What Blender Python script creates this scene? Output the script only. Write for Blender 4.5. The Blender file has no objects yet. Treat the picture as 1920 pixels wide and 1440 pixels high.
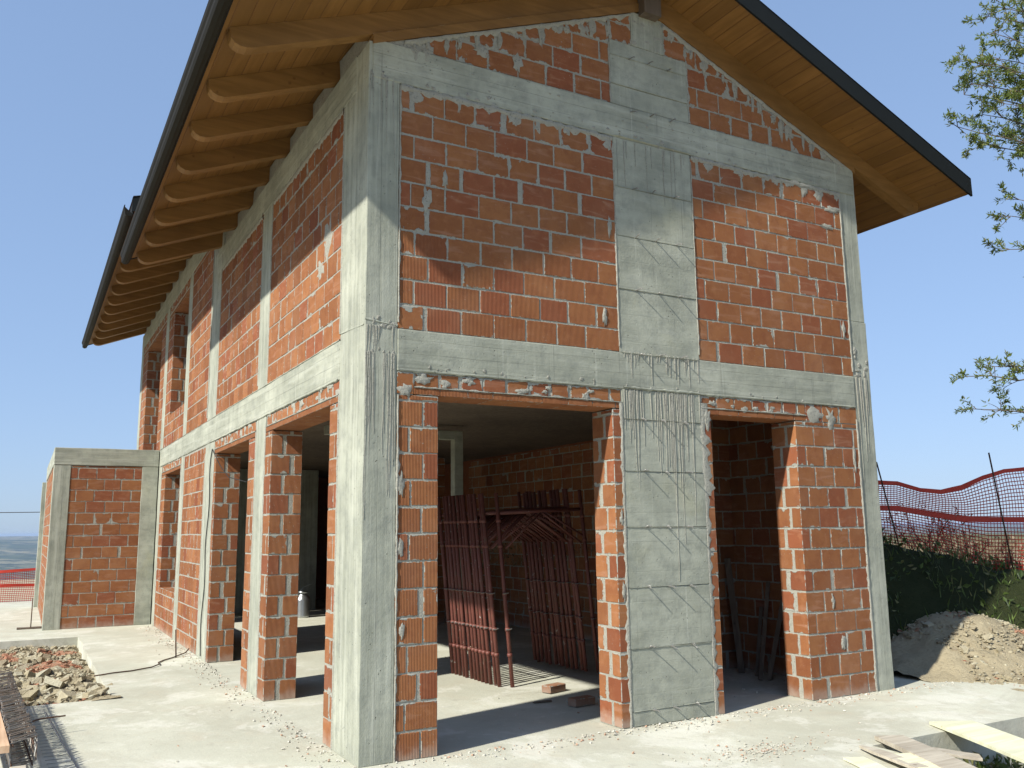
import bpy, bmesh, math, random
from mathutils import Vector, Matrix, noise
rnd = random.Random(7)
R = math.radians
scene = bpy.context.scene
COL = scene.collection

# ---------------------------------------------------------------- camera
def set_camera():
    cam = bpy.data.cameras.new('camera'); o = bpy.data.objects.new('camera', cam); COL.objects.link(o)
    pos = Vector((-2.1466, -6.1436, 1.6240)); yaw, p, r = R(29.0018), R(9.4102), R(-0.68856)
    f = Vector((math.sin(yaw)*math.cos(p), math.cos(yaw)*math.cos(p), math.sin(p)))
    rt = Vector((math.cos(yaw), -math.sin(yaw), 0)); up = rt.cross(f)
    r2 = rt*math.cos(r)+up*math.sin(r); u2 = -rt*math.sin(r)+up*math.cos(r)
    m = Matrix((r2, u2, -f)).transposed().to_4x4(); m.translation = pos
    o.matrix_world = m
    cam.sensor_width = 36; cam.lens = 36*1639.72/1920; cam.clip_end = 20000; cam.clip_start = .05
    scene.camera = o
set_camera()

# ---------------------------------------------------------------- sky, sun, exposure
SUN_EL = 38.7
to_sun = Vector((-1, -.275, 0)).normalized()*math.cos(R(SUN_EL)) + Vector((0, 0, math.sin(R(SUN_EL))))
w = bpy.data.worlds.new('World'); scene.world = w; w.use_nodes = True
nt = w.node_tree; bg = nt.nodes['Background']
sky = nt.nodes.new('ShaderNodeTexSky'); sky.sky_type = 'NISHITA'; sky.sun_disc = False
sky.sun_elevation = R(SUN_EL); sky.sun_rotation = math.atan2(-1, -.275) % (2*math.pi)
sky.altitude = 300; sky.air_density = 1.0; sky.dust_density = 0.6; sky.ozone_density = 2.5
gm = nt.nodes.new('ShaderNodeGamma'); gm.inputs[1].default_value = .36          # evens out the glare round the sun
tn = nt.nodes.new('ShaderNodeMix'); tn.data_type = 'RGBA'; tn.blend_type = 'MULTIPLY'; tn.inputs[0].default_value = 1
nt.links.new(sky.outputs[0], gm.inputs[0]); nt.links.new(gm.outputs[0], tn.inputs[6]); tn.inputs[7].default_value = (2.2, 2.80, 3.80, 1)
nt.links.new(tn.outputs[2], bg.inputs[0]); bg.inputs[1].default_value = 0.08
sl = bpy.data.lights.new('sun', 'SUN'); sl.energy = 4.9; sl.angle = R(1.5); sl.color = (1, .97, .88)
so = bpy.data.objects.new('sun', sl); COL.objects.link(so); so.rotation_euler = to_sun.to_track_quat('Z', 'Y').to_euler()
scene.view_settings.view_transform = 'Standard'; scene.view_settings.look = 'None'
scene.view_settings.gamma = 1; scene.view_settings.exposure = 0.62

# ---------------------------------------------------------------- tagging / object helpers
def tag(o, label=None, cat=None, group=None, kind=None):
    if label: o['label'] = label
    if cat: o['category'] = cat
    if group: o['group'] = group
    if kind: o['kind'] = kind
    return o
def empty(name, loc=(0, 0, 0), rz=0):
    o = bpy.data.objects.new(name, None); COL.objects.link(o); o.location = loc; o.rotation_euler = (0, 0, rz)
    o.empty_display_size = .2
    return o
class MB:
    def __init__(s): s.v = []; s.f = []; s.m = []; s.uv = []; s.bk = []; s.c = []; s.sm = []
    def quad(s, pts, mat=0, uv=None, bk=None, col=(.5, 0, 0, 1), smooth=False):
        i = len(s.v); s.v += [tuple(p) for p in pts]; n = len(pts)
        s.f.append(tuple(range(i, i+n))); s.m.append(mat); s.uv.append(uv or [(0, 0)]*n)
        s.bk.append(bk or [(.5, .5)]*n); s.c.append(col); s.sm.append(smooth)
    def mesh_faces(s, verts, faces, mat=0, col=(.5, 0, 0, 1), smooth=False):
        i = len(s.v); s.v += [tuple(p) for p in verts]
        for f in faces:
            s.f.append(tuple(i+k for k in f)); s.m.append(mat); s.uv.append([(0, 0)]*len(f)); s.bk.append([(.5, .5)]*len(f))
            s.c.append(col); s.sm.append(smooth)
    def build(s, name, mats, parent=None, loc=None):
        me = bpy.data.meshes.new(name); me.from_pydata(s.v, [], s.f)
        if not isinstance(mats, (list, tuple)): mats = [mats]
        for m in mats: me.materials.append(m)
        me.polygons.foreach_set('material_index', s.m)
        me.polygons.foreach_set('use_smooth', s.sm)
        a = me.uv_layers.new(name='wall'); b = me.uv_layers.new(name='blk')
        fl = [c for u in s.uv for p in u for c in p]; a.data.foreach_set('uv', fl)
        fl = [c for u in s.bk for p in u for c in p]; b.data.foreach_set('uv', fl)
        ca = me.color_attributes.new('var', 'FLOAT_COLOR', 'CORNER')
        fl = [c for k, u in zip(s.c, s.uv) for _ in u for c in k]; ca.data.foreach_set('color', fl)
        me.update()
        o = bpy.data.objects.new(name, me); COL.objects.link(o)
        if parent: o.parent = parent
        if loc: o.location = loc
        return o
def tube(mb, pts, r, n=6, mat=0, col=(.5, 0, 0, 1), r1=None, cap=True):
    pts = [Vector(p) for p in pts]; base = None; rings = []
    L = len(pts)
    for i, p in enumerate(pts):
        t = (pts[min(i+1, L-1)]-pts[max(i-1, 0)]).normalized()
        if base is None:
            base = t.orthogonal().normalized()
        base = (base-t*base.dot(t)).normalized(); b2 = t.cross(base)
        rr = r if r1 is None else r+(r1-r)*i/(L-1)
        rings.append([p+(base*math.cos(a)+b2*math.sin(a))*rr for a in [2*math.pi*k/n for k in range(n)]])
    vs = [v for rg in rings for v in rg]; fs = []
    for i in range(L-1):
        for k in range(n): fs.append((i*n+k, i*n+(k+1) % n, (i+1)*n+(k+1) % n, (i+1)*n+k))
    if cap: fs.append(tuple(range(n-1, -1, -1))); fs.append(tuple((L-1)*n+k for k in range(n)))
    mb.mesh_faces(vs, fs, mat, col, True if n > 5 else False)
def hexa(mb, P, mat=0, col=(.5, 0, 0, 1)):
    # P: 8 points, bottom 4 ccw then top 4
    mb.mesh_faces(P, [(3, 2, 1, 0), (4, 5, 6, 7), (0, 1, 5, 4), (1, 2, 6, 5), (2, 3, 7, 6), (3, 0, 4, 7)], mat, col)
def box(mb, x0, x1, y0, y1, z0, z1, mat=0, col=(.5, 0, 0, 1)):
    hexa(mb, [(x0, y0, z0), (x1, y0, z0), (x1, y1, z0), (x0, y1, z0), (x0, y0, z1), (x1, y0, z1), (x1, y1, z1), (x0, y1, z1)], mat, col)
def rough_box(mb, x0, x1, y0, y1, z0, z1, seg=.09, amp=.003, mat=0, col=(.5, 0, 0, 1), topf=None, cham=.006):
    """box cut into a fine grid whose faces and arrises wander a few millimetres"""
    def ticks(a, b):
        L = b-a; n = max(1, int(round((L-2*cham)/seg)))
        return [a]+[a+cham+(L-2*cham)*i/n for i in range(n+1)]+[b]
    X, Y, Z = ticks(x0, x1), ticks(y0, y1), ticks(z0, z1)
    idx = {}; vs = []
    nx, ny, nz = len(X)-1, len(Y)-1, len(Z)-1
    def V(i, j, k):
        key = (i, j, k)
        if key in idx: return idx[key]
        p = Vector((X[i], Y[j], Z[k]))
        # chamfer the arrises
        ex, ey, ez = i in (0, nx), j in (0, ny), k in (0, nz)
        if ex+ey+ez >= 2:
            c = cham*(.35+.5*abs(noise.noise(p*9)))
            if ex: p.x += c if i == 0 else -c
            if ey: p.y += c if j == 0 else -c
            if ez: p.z += c if k == 0 else -c
        if topf and k == nz: p.z = min(p.z, topf(p.x))
        p += noise.noise_vector(p*3.1)*amp*1.3+noise.noise_vector(p*13)*amp*.6
        idx[key] = len(vs); vs.append(p); return idx[key]
    fs = []
    for i in range(nx):
        for j in range(ny):
            fs.append((V(i, j, 0), V(i, j+1, 0), V(i+1, j+1, 0), V(i+1, j, 0))); fs.append((V(i, j, nz), V(i+1, j, nz), V(i+1, j+1, nz), V(i, j+1, nz)))
        for k in range(nz):
            fs.append((V(i, 0, k), V(i+1, 0, k), V(i+1, 0, k+1), V(i, 0, k+1))); fs.append((V(i, ny, k), V(i, ny, k+1), V(i+1, ny, k+1), V(i+1, ny, k)))
    for j in range(ny):
        for k in range(nz):
            fs.append((V(0, j, k), V(0, j, k+1), V(0, j+1, k+1), V(0, j+1, k))); fs.append((V(nx, j, k), V(nx, j+1, k), V(nx, j+1, k+1), V(nx, j, k+1)))
    mb.mesh_faces(vs, fs, mat, col)

# ---------------------------------------------------------------- materials
class NT:
    def __init__(s, name, rough=.85, spec=.3):
        s.mat = bpy.data.materials.new(name); s.mat.use_nodes = True; s.t = s.mat.node_tree
        s.b = s.t.nodes['Principled BSDF']; s.b.inputs['Roughness'].default_value = rough
        s.b.inputs['Specular IOR Level'].default_value = spec
    def n(s, typ, **kw):
        nd = s.t.nodes.new(typ)
        for k, v in kw.items():
            if k.startswith('i_'):
                k = k[2:]; k = int(k) if k.isdigit() else k.replace('_', ' ')
                s.set(nd.inputs[k], v)
            else: setattr(nd, k, v)
        return nd
    def set(s, inp, v):
        if isinstance(v, bpy.types.NodeSocket): s.t.links.new(v, inp)
        elif isinstance(v, bpy.types.Node): s.t.links.new(v.outputs[0], inp)
        else: inp.default_value = v
    def math(s, op, a, b=0., c=0., clamp=False):
        nd = s.t.nodes.new('ShaderNodeMath'); nd.operation = op; nd.use_clamp = clamp
        s.set(nd.inputs[0], a); s.set(nd.inputs[1], b); s.set(nd.inputs[2], c); return nd.outputs[0]
    def pos(s): return s.n('ShaderNodeNewGeometry').outputs['Position']
    def map(s, vec, sc=(1, 1, 1), rot=(0, 0, 0), loc=(0, 0, 0)):
        nd = s.n('ShaderNodeMapping'); s.set(nd.inputs[0], vec); nd.inputs['Scale'].default_value = sc; nd.inputs['Rotation'].default_value = rot
        nd.inputs['Location'].default_value = loc; return nd.outputs[0]
    def noise(s, vec, scale, detail=4, rough=.55, dist=0.):
        nd = s.n('ShaderNodeTexNoise'); s.set(nd.inputs['Vector'], vec); nd.inputs['Scale'].default_value = scale
        nd.inputs['Detail'].default_value = detail; nd.inputs['Roughness'].default_value = rough; nd.inputs['Distortion'].default_value = dist
        return nd.outputs['Fac']
    def ramp(s, f, a, b, ca=0., cb=1., smooth=True):
        nd = s.n('ShaderNodeMapRange', interpolation_type='SMOOTHSTEP' if smooth else 'LINEAR')
        s.set(nd.inputs[0], f); s.set(nd.inputs[1], a); s.set(nd.inputs[2], b); s.set(nd.inputs[3], ca); s.set(nd.inputs[4], cb); return nd.outputs[0]
    def mix(s, f, a, b, mode='MIX'):
        nd = s.n('ShaderNodeMix', data_type='RGBA', blend_type=mode); s.set(nd.inputs[0], f)
        for k, v in ((6, a), (7, b)):
            if isinstance(v, tuple) and len(v) == 3: v = v+(1,)
            s.set(nd.inputs[k], v)
        return nd.outputs[2]
    def bump(s, h, dist=.01, strength=1., prev=None):
        nd = s.n('ShaderNodeBump'); s.set(nd.inputs['Height'], h); nd.inputs['Distance'].default_value = dist; nd.inputs['Strength'].default_value = strength
        if prev is not None: s.set(nd.inputs['Normal'], prev)
        return nd.outputs[0]
    def out(s, col, nrm=None, rough=None):
        if isinstance(col, tuple) and len(col) == 3: col = col+(1,)
        s.set(s.b.inputs['Base Color'], col)
        if nrm is not None: s.set(s.b.inputs['Normal'], nrm)
        if rough is not None: s.set(s.b.inputs['Roughness'], rough)
        return s.mat
    def vcol(s):
        nd = s.n('ShaderNodeVertexColor', layer_name='var'); sp = s.n('ShaderNodeSeparateColor'); s.set(sp.inputs[0], nd.outputs[0])
        return sp.outputs[0], sp.outputs[1], sp.outputs[2], nd.outputs[1]
    def xyz(s, v):
        sp = s.n('ShaderNodeSeparateXYZ'); s.set(sp.inputs[0], v); return sp.outputs

MORTAR = (.32, .31, .27)
def brick_mat():
    t = NT('fired_clay_block', .9, .2)
    uv = t.n('ShaderNodeUVMap', uv_map='wall').outputs[0]; bk = t.n('ShaderNodeUVMap', uv_map='blk').outputs[0]
    p = t.pos(); vr, vg, vb, va = t.vcol()
    # block tint
    c = t.mix(vr, (0.228, 0.088, 0.034), (0.292, 0.122, 0.048))
    c = t.mix(t.ramp(va, .72, .82, 0., .8), c, (.225, .070, .034))
    c = t.mix(t.math('MULTIPLY', t.ramp(t.noise(p, 7, 7, .75), .42, .66), .5), c, (0.180, 0.060, 0.027))
    c = t.mix(t.math('MULTIPLY', t.ramp(t.noise(p, 11, 4), .5, .75), .35), c, (0.360, 0.168, 0.084))
    # smooth blocks carry pale horizontal rub marks
    ux = t.xyz(uv)
    band = t.noise(t.map(uv, (3.2, 17, 1)), 1.0, 3, .5, .6)
    c = t.mix(t.math('MULTIPLY', t.math('MULTIPLY', t.ramp(band, .52, .7), t.math('SUBTRACT', 1., vg, clamp=True)), .42), c, (0.352, 0.188, 0.120))
    # extruded ribs
    rib = t.math('SINE', t.math('MULTIPLY', ux[0], 2*math.pi/.0125))
    ribk = t.math('MULTIPLY', rib, vg)
    c = t.mix(t.math('MULTIPLY', t.ramp(ribk, -.1, -1.), .42), c, (0.152, 0.036, 0.016))
    # fine splatter of mortar
    sp = t.ramp(t.noise(p, 52, 4, .7), .63, .69)
    c = t.mix(t.math('MULTIPLY', sp, t.ramp(t.noise(p, 2.3, 3), .42, .62, .12, .8)), c, MORTAR)
    # mortar smeared over the block edges
    b = t.xyz(bk); sx = t.math('MULTIPLY', t.math('MINIMUM', b[0], t.math('SUBTRACT', 1., b[0])), .27)
    sy = t.math('MULTIPLY', t.math('MINIMUM', b[1], t.math('SUBTRACT', 1., b[1])), .19)
    d = t.math('MINIMUM', sx, sy)
    wob = t.ramp(t.noise(p, 21, 6, .72), .30, .72, -.017, .015, False)
    wob = t.math('ADD', wob, t.math('MULTIPLY', vb, t.ramp(t.noise(p, 6.5, 4, .6), .48, .76, 0., .085, False)))
    msk = t.ramp(t.math('SUBTRACT', wob, d), -.001, .004)
    grey = t.mix(t.noise(p, 22, 5), (0.216, 0.216, 0.188), (0.368, 0.360, 0.312))
    c = t.mix(msk, c, grey)
    dust = t.ramp(t.noise(p, 1.7, 4), .45, .8, 0., .18)
    c = t.mix(dust, c, (0.352, 0.232, 0.152))
    z = t.xyz(p)[2]
    base = t.math('MULTIPLY', t.ramp(t.math('ADD', z, t.math('MULTIPLY', t.noise(p, 9, 3), .18)), .22, .06), .55)
    c = t.mix(base, c, (0.400, 0.344, 0.288))
    h = t.math('ADD', t.math('MULTIPLY', ribk, t.math('SUBTRACT', 1., msk)), t.math('MULTIPLY', t.noise(p, 90, 3), .7))
    h = t.math('ADD', h, t.math('MULTIPLY', msk, 2.2))
    return t.out(c, t.bump(h, .0022, .9))
def mortar_mat():
    t = NT('grey_mortar', .95, .15); p = t.pos()
    c = t.mix(t.noise(p, 14, 6, .65), (0.225, 0.220, 0.182), (0.415, 0.400, 0.342))
    c = t.mix(t.ramp(t.noise(p, 60, 3), .58, .7), c, (0.175, 0.171, 0.155))
    return t.out(c, t.bump(t.noise(p, 55, 6, .7), .012, .9))
def concrete_mat(name, mode):
    """mode 'v' upright boards, 'h' level boards, 'p' smooth shuttering panel"""
    t = NT(name, .88, .25); p = t.pos(); s = t.xyz(p)
    c = t.mix(t.ramp(t.noise(p, 1.6, 6, .6), .3, .72), (0.258, 0.265, 0.211), (0.387, 0.391, 0.315))
    c = t.mix(t.math('MULTIPLY', t.ramp(t.noise(p, 7.5, 6, .7), .42, .7), .5), c, (0.179, 0.188, 0.164))
    if mode == 'h': m = t.map(p, (1.1, 1.1, 13)); seam = t.math('ADD', s[2], t.math('MULTIPLY', t.noise(p, 1.2, 2), .02)); pitch = .11
    elif mode == 'v': m = t.map(p, (15, 15, .8)); seam = t.math('ADD', t.math('ADD', s[0], s[1]), t.math('MULTIPLY', t.noise(p, 1.2, 2), .015)); pitch = .125
    else: m = t.map(p, (1.5, 1.5, 9)); seam = s[2]; pitch = .25
    gr = t.noise(m, 1.0, 6, .62)
    c = t.mix(t.math('MULTIPLY', t.ramp(gr, .45, .75), .55 if mode != 'p' else .3), c, (0.487, 0.488, 0.409))
    c = t.mix(t.math('MULTIPLY', t.ramp(gr, .46, .25), .45), c, (0.151, 0.157, 0.134))
    # streaks running down
    st = t.noise(t.map(p, (26, 26, .55)), 1.0, 4, .6)
    c = t.mix(t.math('MULTIPLY', t.ramp(st, .60, .72), t.ramp(t.noise(p, .9, 2), .42, .6, .0, .65)), c, (0.144, 0.143, 0.121))
    c = t.mix(t.math('MULTIPLY', t.ramp(st, .40, .28), .4), c, (0.487, 0.488, 0.409))
    # pits
    vo = t.n('ShaderNodeTexVoronoi'); t.set(vo.inputs['Vector'], p); vo.inputs['Scale'].default_value = 26
    pit = t.math('MULTIPLY', t.ramp(vo.outputs['Distance'], .16, .06), t.ramp(t.noise(p, 4, 3), .5, .62))
    c = t.mix(t.math('MULTIPLY', pit, .75), c, (0.093, 0.094, 0.080))
    fr = t.math('FRACT', t.math('DIVIDE', seam, pitch))
    sm = t.math('MULTIPLY', t.ramp(t.math('ABSOLUTE', t.math('SUBTRACT', fr, .5)), .475, .495), .5 if mode != 'p' else .12)
    c = t.mix(t.math('MULTIPLY', sm, t.ramp(t.noise(p, 2.2, 2), .35, .6)), c, (0.122, 0.126, 0.107))
    if mode == 'p':
        y = t.math('MULTIPLY', t.ramp(t.noise(p, 1.9, 3), .55, .72), .35); c = t.mix(y, c, (0.358, 0.342, 0.221))
    h = t.math('ADD', t.math('MULTIPLY', gr, 1.3), t.math('MULTIPLY', t.noise(p, 38, 6, .7), .8))
    h = t.math('SUBTRACT', h, t.math('ADD', t.math('MULTIPLY', sm, 1.1), t.math('MULTIPLY', pit, 2.)))
    return t.out(c, t.bump(h, .0045, .85))
def wood_mat(name, a, b, axis='x', scale=1., boards=None, rough=.6, dark=(.12, .05, .015)):
    t = NT(name, rough, .3); p = t.pos(); s = t.xyz(p)
    sc = dict(x=(1.2, 14, 14), y=(14, 1.2, 14), z=(14, 14, 1.2))[axis]
    g = t.noise(t.map(p, tuple(k*scale for k in sc)), 1., 6, .6, 1.2)
    c = t.mix(t.ramp(g, .32, .7), a, b)
    c = t.mix(t.math('MULTIPLY', t.ramp(t.noise(p, 1.4, 4), .4, .75), .5), c, tuple(.6*k for k in a))
    kn = t.n('ShaderNodeTexVoronoi'); t.set(kn.inputs['Vector'], t.map(p, (3, 3, 3))); kn.inputs['Scale'].default_value = 1.6
    c = t.mix(t.math('MULTIPLY', t.ramp(kn.outputs['Distance'], .09, .04), .7), c, dark)
    h = g
    if boards:
        q = t.math('DIVIDE', s[0], boards); fl = t.math('FLOOR', q)
        wn = t.n('ShaderNodeTexWhiteNoise', noise_dimensions='1D'); t.set(wn.inputs['W'], fl)
        c = t.mix(t.math('MULTIPLY', wn.outputs[0], .7), c, tuple(.55*k for k in a))
        sm = t.ramp(t.math('ABSOLUTE', t.math('SUBTRACT', t.math('FRACT', q), .5)), .455, .485)
        c = t.mix(t.math('MULTIPLY', sm, .75), c, dark); h = t.math('SUBTRACT', h, t.math('MULTIPLY', sm, 3.))
    return t.out(c, t.bump(h, .002, .6))
def plain(name, col, rough=.6, metal=0., var=.25, scale=9., spec=.4, bump=.002):
    t = NT(name, rough, spec); t.b.inputs['Metallic'].default_value = metal; p = t.pos()
    c = t.mix(t.noise(p, scale, 5, .6), tuple(k*(1-var) for k in col), tuple(min(1, k*(1+var)) for k in col))
    return t.out(c, t.bump(t.noise(p, scale*6, 4), bump, .6))
def scaffold_mat():
    t = NT('rusty_red_painted_tube', .55, .35); p = t.pos()
    c = t.mix(t.noise(p, 7, 5), (.10, .032, .024), (.20, .068, .050))
    c = t.mix(t.ramp(t.noise(p, 15, 5, .7), .56, .66), c, (.13, .07, .045))
    c = t.mix(t.ramp(t.noise(p, 21, 4, .7), .64, .70), c, (.45, .42, .38))
    return t.out(c, t.bump(t.noise(p, 60, 4), .002, .8))
def slab_mat():
    t = NT('dusty_concrete', .95, .15); p = t.pos()
    c = t.mix(t.ramp(t.noise(p, .55, 6, .6), .32, .7), (0.428, 0.424, 0.341), (0.552, 0.546, 0.449))
    c = t.mix(t.math('MULTIPLY', t.ramp(t.noise(p, 2.1, 6, .65, .6), .50, .72), .55), c, (0.467, 0.419, 0.323))
    c = t.mix(t.math('MULTIPLY', t.ramp(t.noise(p, 3.9, 7, .7), .55, .72), .5), c, (0.628, 0.624, 0.538))
    c = t.mix(t.math('MULTIPLY', t.ramp(t.noise(t.map(p, (2.2, 7, 1)), 1., 6, .7, .8), .60, .74), .5), c, (0.352, 0.335, 0.281))
    c = t.mix(t.math('MULTIPLY', t.ramp(t.noise(p, 34, 4, .6), .66, .74), t.ramp(t.noise(p, 1.9, 3), .45, .7, .1, .8)), c, (0.343, 0.322, 0.289))
    c = t.mix(t.math('MULTIPLY', t.ramp(t.noise(p, .8, 7, .72, 1.), .47, .60), .38), c, (0.381, 0.359, 0.281))
    c = t.mix(t.math('MULTIPLY', t.ramp(t.noise(t.map(p, (1, 1, 1), loc=(7, 3, 0)), 5.5, 7, .75), .56, .66), .45), c, (0.343, 0.325, 0.271))
    c = t.mix(t.ramp(t.noise(p, 150, 3, .8), .35, .68, 0., .28), c, (0.316, 0.299, 0.248))
    c = t.mix(t.math('MULTIPLY', t.ramp(t.noise(p, 1.15, 7, .75, .4), .52, .60), .45), c, (0.632, 0.618, 0.548))
    h = t.math('ADD', t.math('MULTIPLY', t.noise(p, 4, 6, .7), 1.), t.math('MULTIPLY', t.noise(p, 46, 5, .7), .35))
    return t.out(c, t.bump(h, .012, .7))
def soil_mat(name, a, b, sc=3., bump=.03):
    t = NT(name, .98, .1); p = t.pos()
    c = t.mix(t.noise(p, sc, 7, .65), a, b)
    c = t.mix(t.math('MULTIPLY', t.ramp(t.noise(p, sc*7, 5, .7), .5, .7), .5), c, tuple(.6*k for k in a))
    return t.out(c, t.bump(t.noise(p, sc*5, 7, .7), bump, 1.))
def var_mat(name, cols, rough=.95, bump=.006):
    """colour picked per piece from the vertex colour"""
    t = NT(name, rough, .15); p = t.pos(); vr, vg, vb, va = t.vcol()
    rp = t.n('ShaderNodeValToRGB'); e = rp.color_ramp; e.interpolation = 'CONSTANT'
    e.elements[0].position = 0; e.elements[0].color = cols[0]+(1,)
    e.elements[1].position = 1/len(cols); e.elements[1].color = cols[1]+(1,)
    for i in range(2, len(cols)):
        x = e.elements.new(i/len(cols)); x.color = cols[i]+(1,)
    t.set(rp.inputs[0], vr)
    c = t.mix(t.ramp(t.noise(p, 14, 6, .75), .3, .7, .1, .9), rp.outputs[0], t.mix(.6, rp.outputs[0], (.28, .24, .17)))
    return t.out(c, t.bump(t.noise(p, 40, 5, .7), bump, .9))
def leaf_mat(name, a, b, c3, transl=.35):
    t = NT(name, .55, .35); vr, vg, vb, va = t.vcol()
    c = t.mix(vr, a, b); c = t.mix(t.ramp(vg, .8, .82), c, c3); t.out(c)
    tr = t.n('ShaderNodeBsdfTranslucent'); t.set(tr.inputs[0], t.mix(.4, c, (.30, .38, .08)))
    mx = t.n('ShaderNodeMixShader'); mx.inputs[0].default_value = transl
    t.set(mx.inputs[1], t.b.outputs[0]); t.set(mx.inputs[2], tr.outputs[0])
    t.set(t.t.nodes['Material Output'].inputs[0], mx.outputs[0]); return t.mat

M = dict(
    brick=brick_mat(), mortar=mortar_mat(), cv=concrete_mat('board_marked_column_concrete', 'v'), ch=concrete_mat('board_marked_beam_concrete', 'h'),
    cp=concrete_mat('panel_cast_concrete', 'p'), slab=slab_mat(), scaf=scaffold_mat(),
    soffit=wood_mat('pine_boarding', (.215, .104, .025), (.290, .145, .040), 'y', 1., .135),
    rafter=wood_mat('glulam_rafter', (.19, .095, .025), (.26, .135, .040), 'x', 1.),
    fascia=plain('dark_roof_metal', (.012, .014, .014), .75, 0., .2, 4, .12), gutter=plain('dark_brown_gutter_metal', (.017, .015, .011), .7, 0., .3, 3, .12),
    tile=plain('roof_tile', (.10, .05, .035), .8), cage=plain('weathered_stirrup_steel', (.24, .19, .15), .6, .3, .4, 30), steel=plain('rusty_steel', (.10, .055, .035), .75, .4, .4, 30),
    wire=plain('galvanised_wire', (.30, .29, .27), .5, .7, .2, 30), black=plain('black_cable', (.02, .02, .02), .6),
    zinc=plain('milk_can_zinc', (.50, .52, .53), .32, .9, .15, 6), plankg=wood_mat('weathered_plank', (.36, .31, .24), (.52, .47, .38), 'x', 1., None, .85, (.16, .12, .09)),
    planky=wood_mat('yellow_formwork_panel', (.60, .59, .40), (.74, .73, .55), 'x', .6, None, .6, (.35, .3, .16)),
    batten=wood_mat('fresh_pine_batten', (.52, .32, .19), (.66, .45, .29), 'y', 1., None, .8, (.3, .16, .08)),
    timber_and_shade=wood_mat('dark_timber_and_slab_shade', (.10, .075, .055), (.17, .13, .095), 'z', 1., None, .8, (.04, .03, .02)),  # real timber; on the floor slab its darkness stands for room shade
    blue=plain('blue_painted_pipe', (.08, .16, .30), .45), grey=plain('grey_plastic_pipe', (.34, .36, .36), .5), red=plain('red_steel', (.30, .03, .02), .5),
    net=plain('red_plastic_net', (.42, .035, .02), .6, 0, .15, 5), netb=plain('red_plastic_band', (.50, .04, .02), .5, 0, .15, 5),
    rubble=var_mat('mixed_rubble', [(.36, .31, .20), (.44, .39, .27), (.31, .27, .19), (.34, .125, .07), (.46, .43, .32), (.25, .20, .13), (.36, .17, .10)], bump=.02),
    rsoil=soil_mat('rubble_dust', (.26, .21, .13), (.43, .37, .25), 4.), bank=soil_mat('bank_earth', (.018, .028, .009), (.055, .060, .024), 5., .06),
    land=soil_mat('pale_dry_ground', (.34, .29, .19), (.52, .46, .33), .6, .02),
    chip=var_mat('mortar_crumbs', [(.55, .54, .47), (.46, .44, .38), (.62, .60, .53), (.50, .47, .40), (.42, .41, .36), (.45, .27, .19)], bump=.002),
    leaf=leaf_mat('tree_leaf', (.075, .115, .022), (.16, .20, .045), (.20, .19, .07)), grass=leaf_mat('grass_blade', (.025, .045, .010), (.11, .16, .035), (.20, .19, .08), .25),
    bark=plain('grey_brown_bark', (.10, .08, .06), .9, 0, .35, 20, .1, .006), dry=leaf_mat('dry_twig', (.10, .075, .045), (.21, .16, .10), (.13, .12, .06), .1),
)

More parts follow.
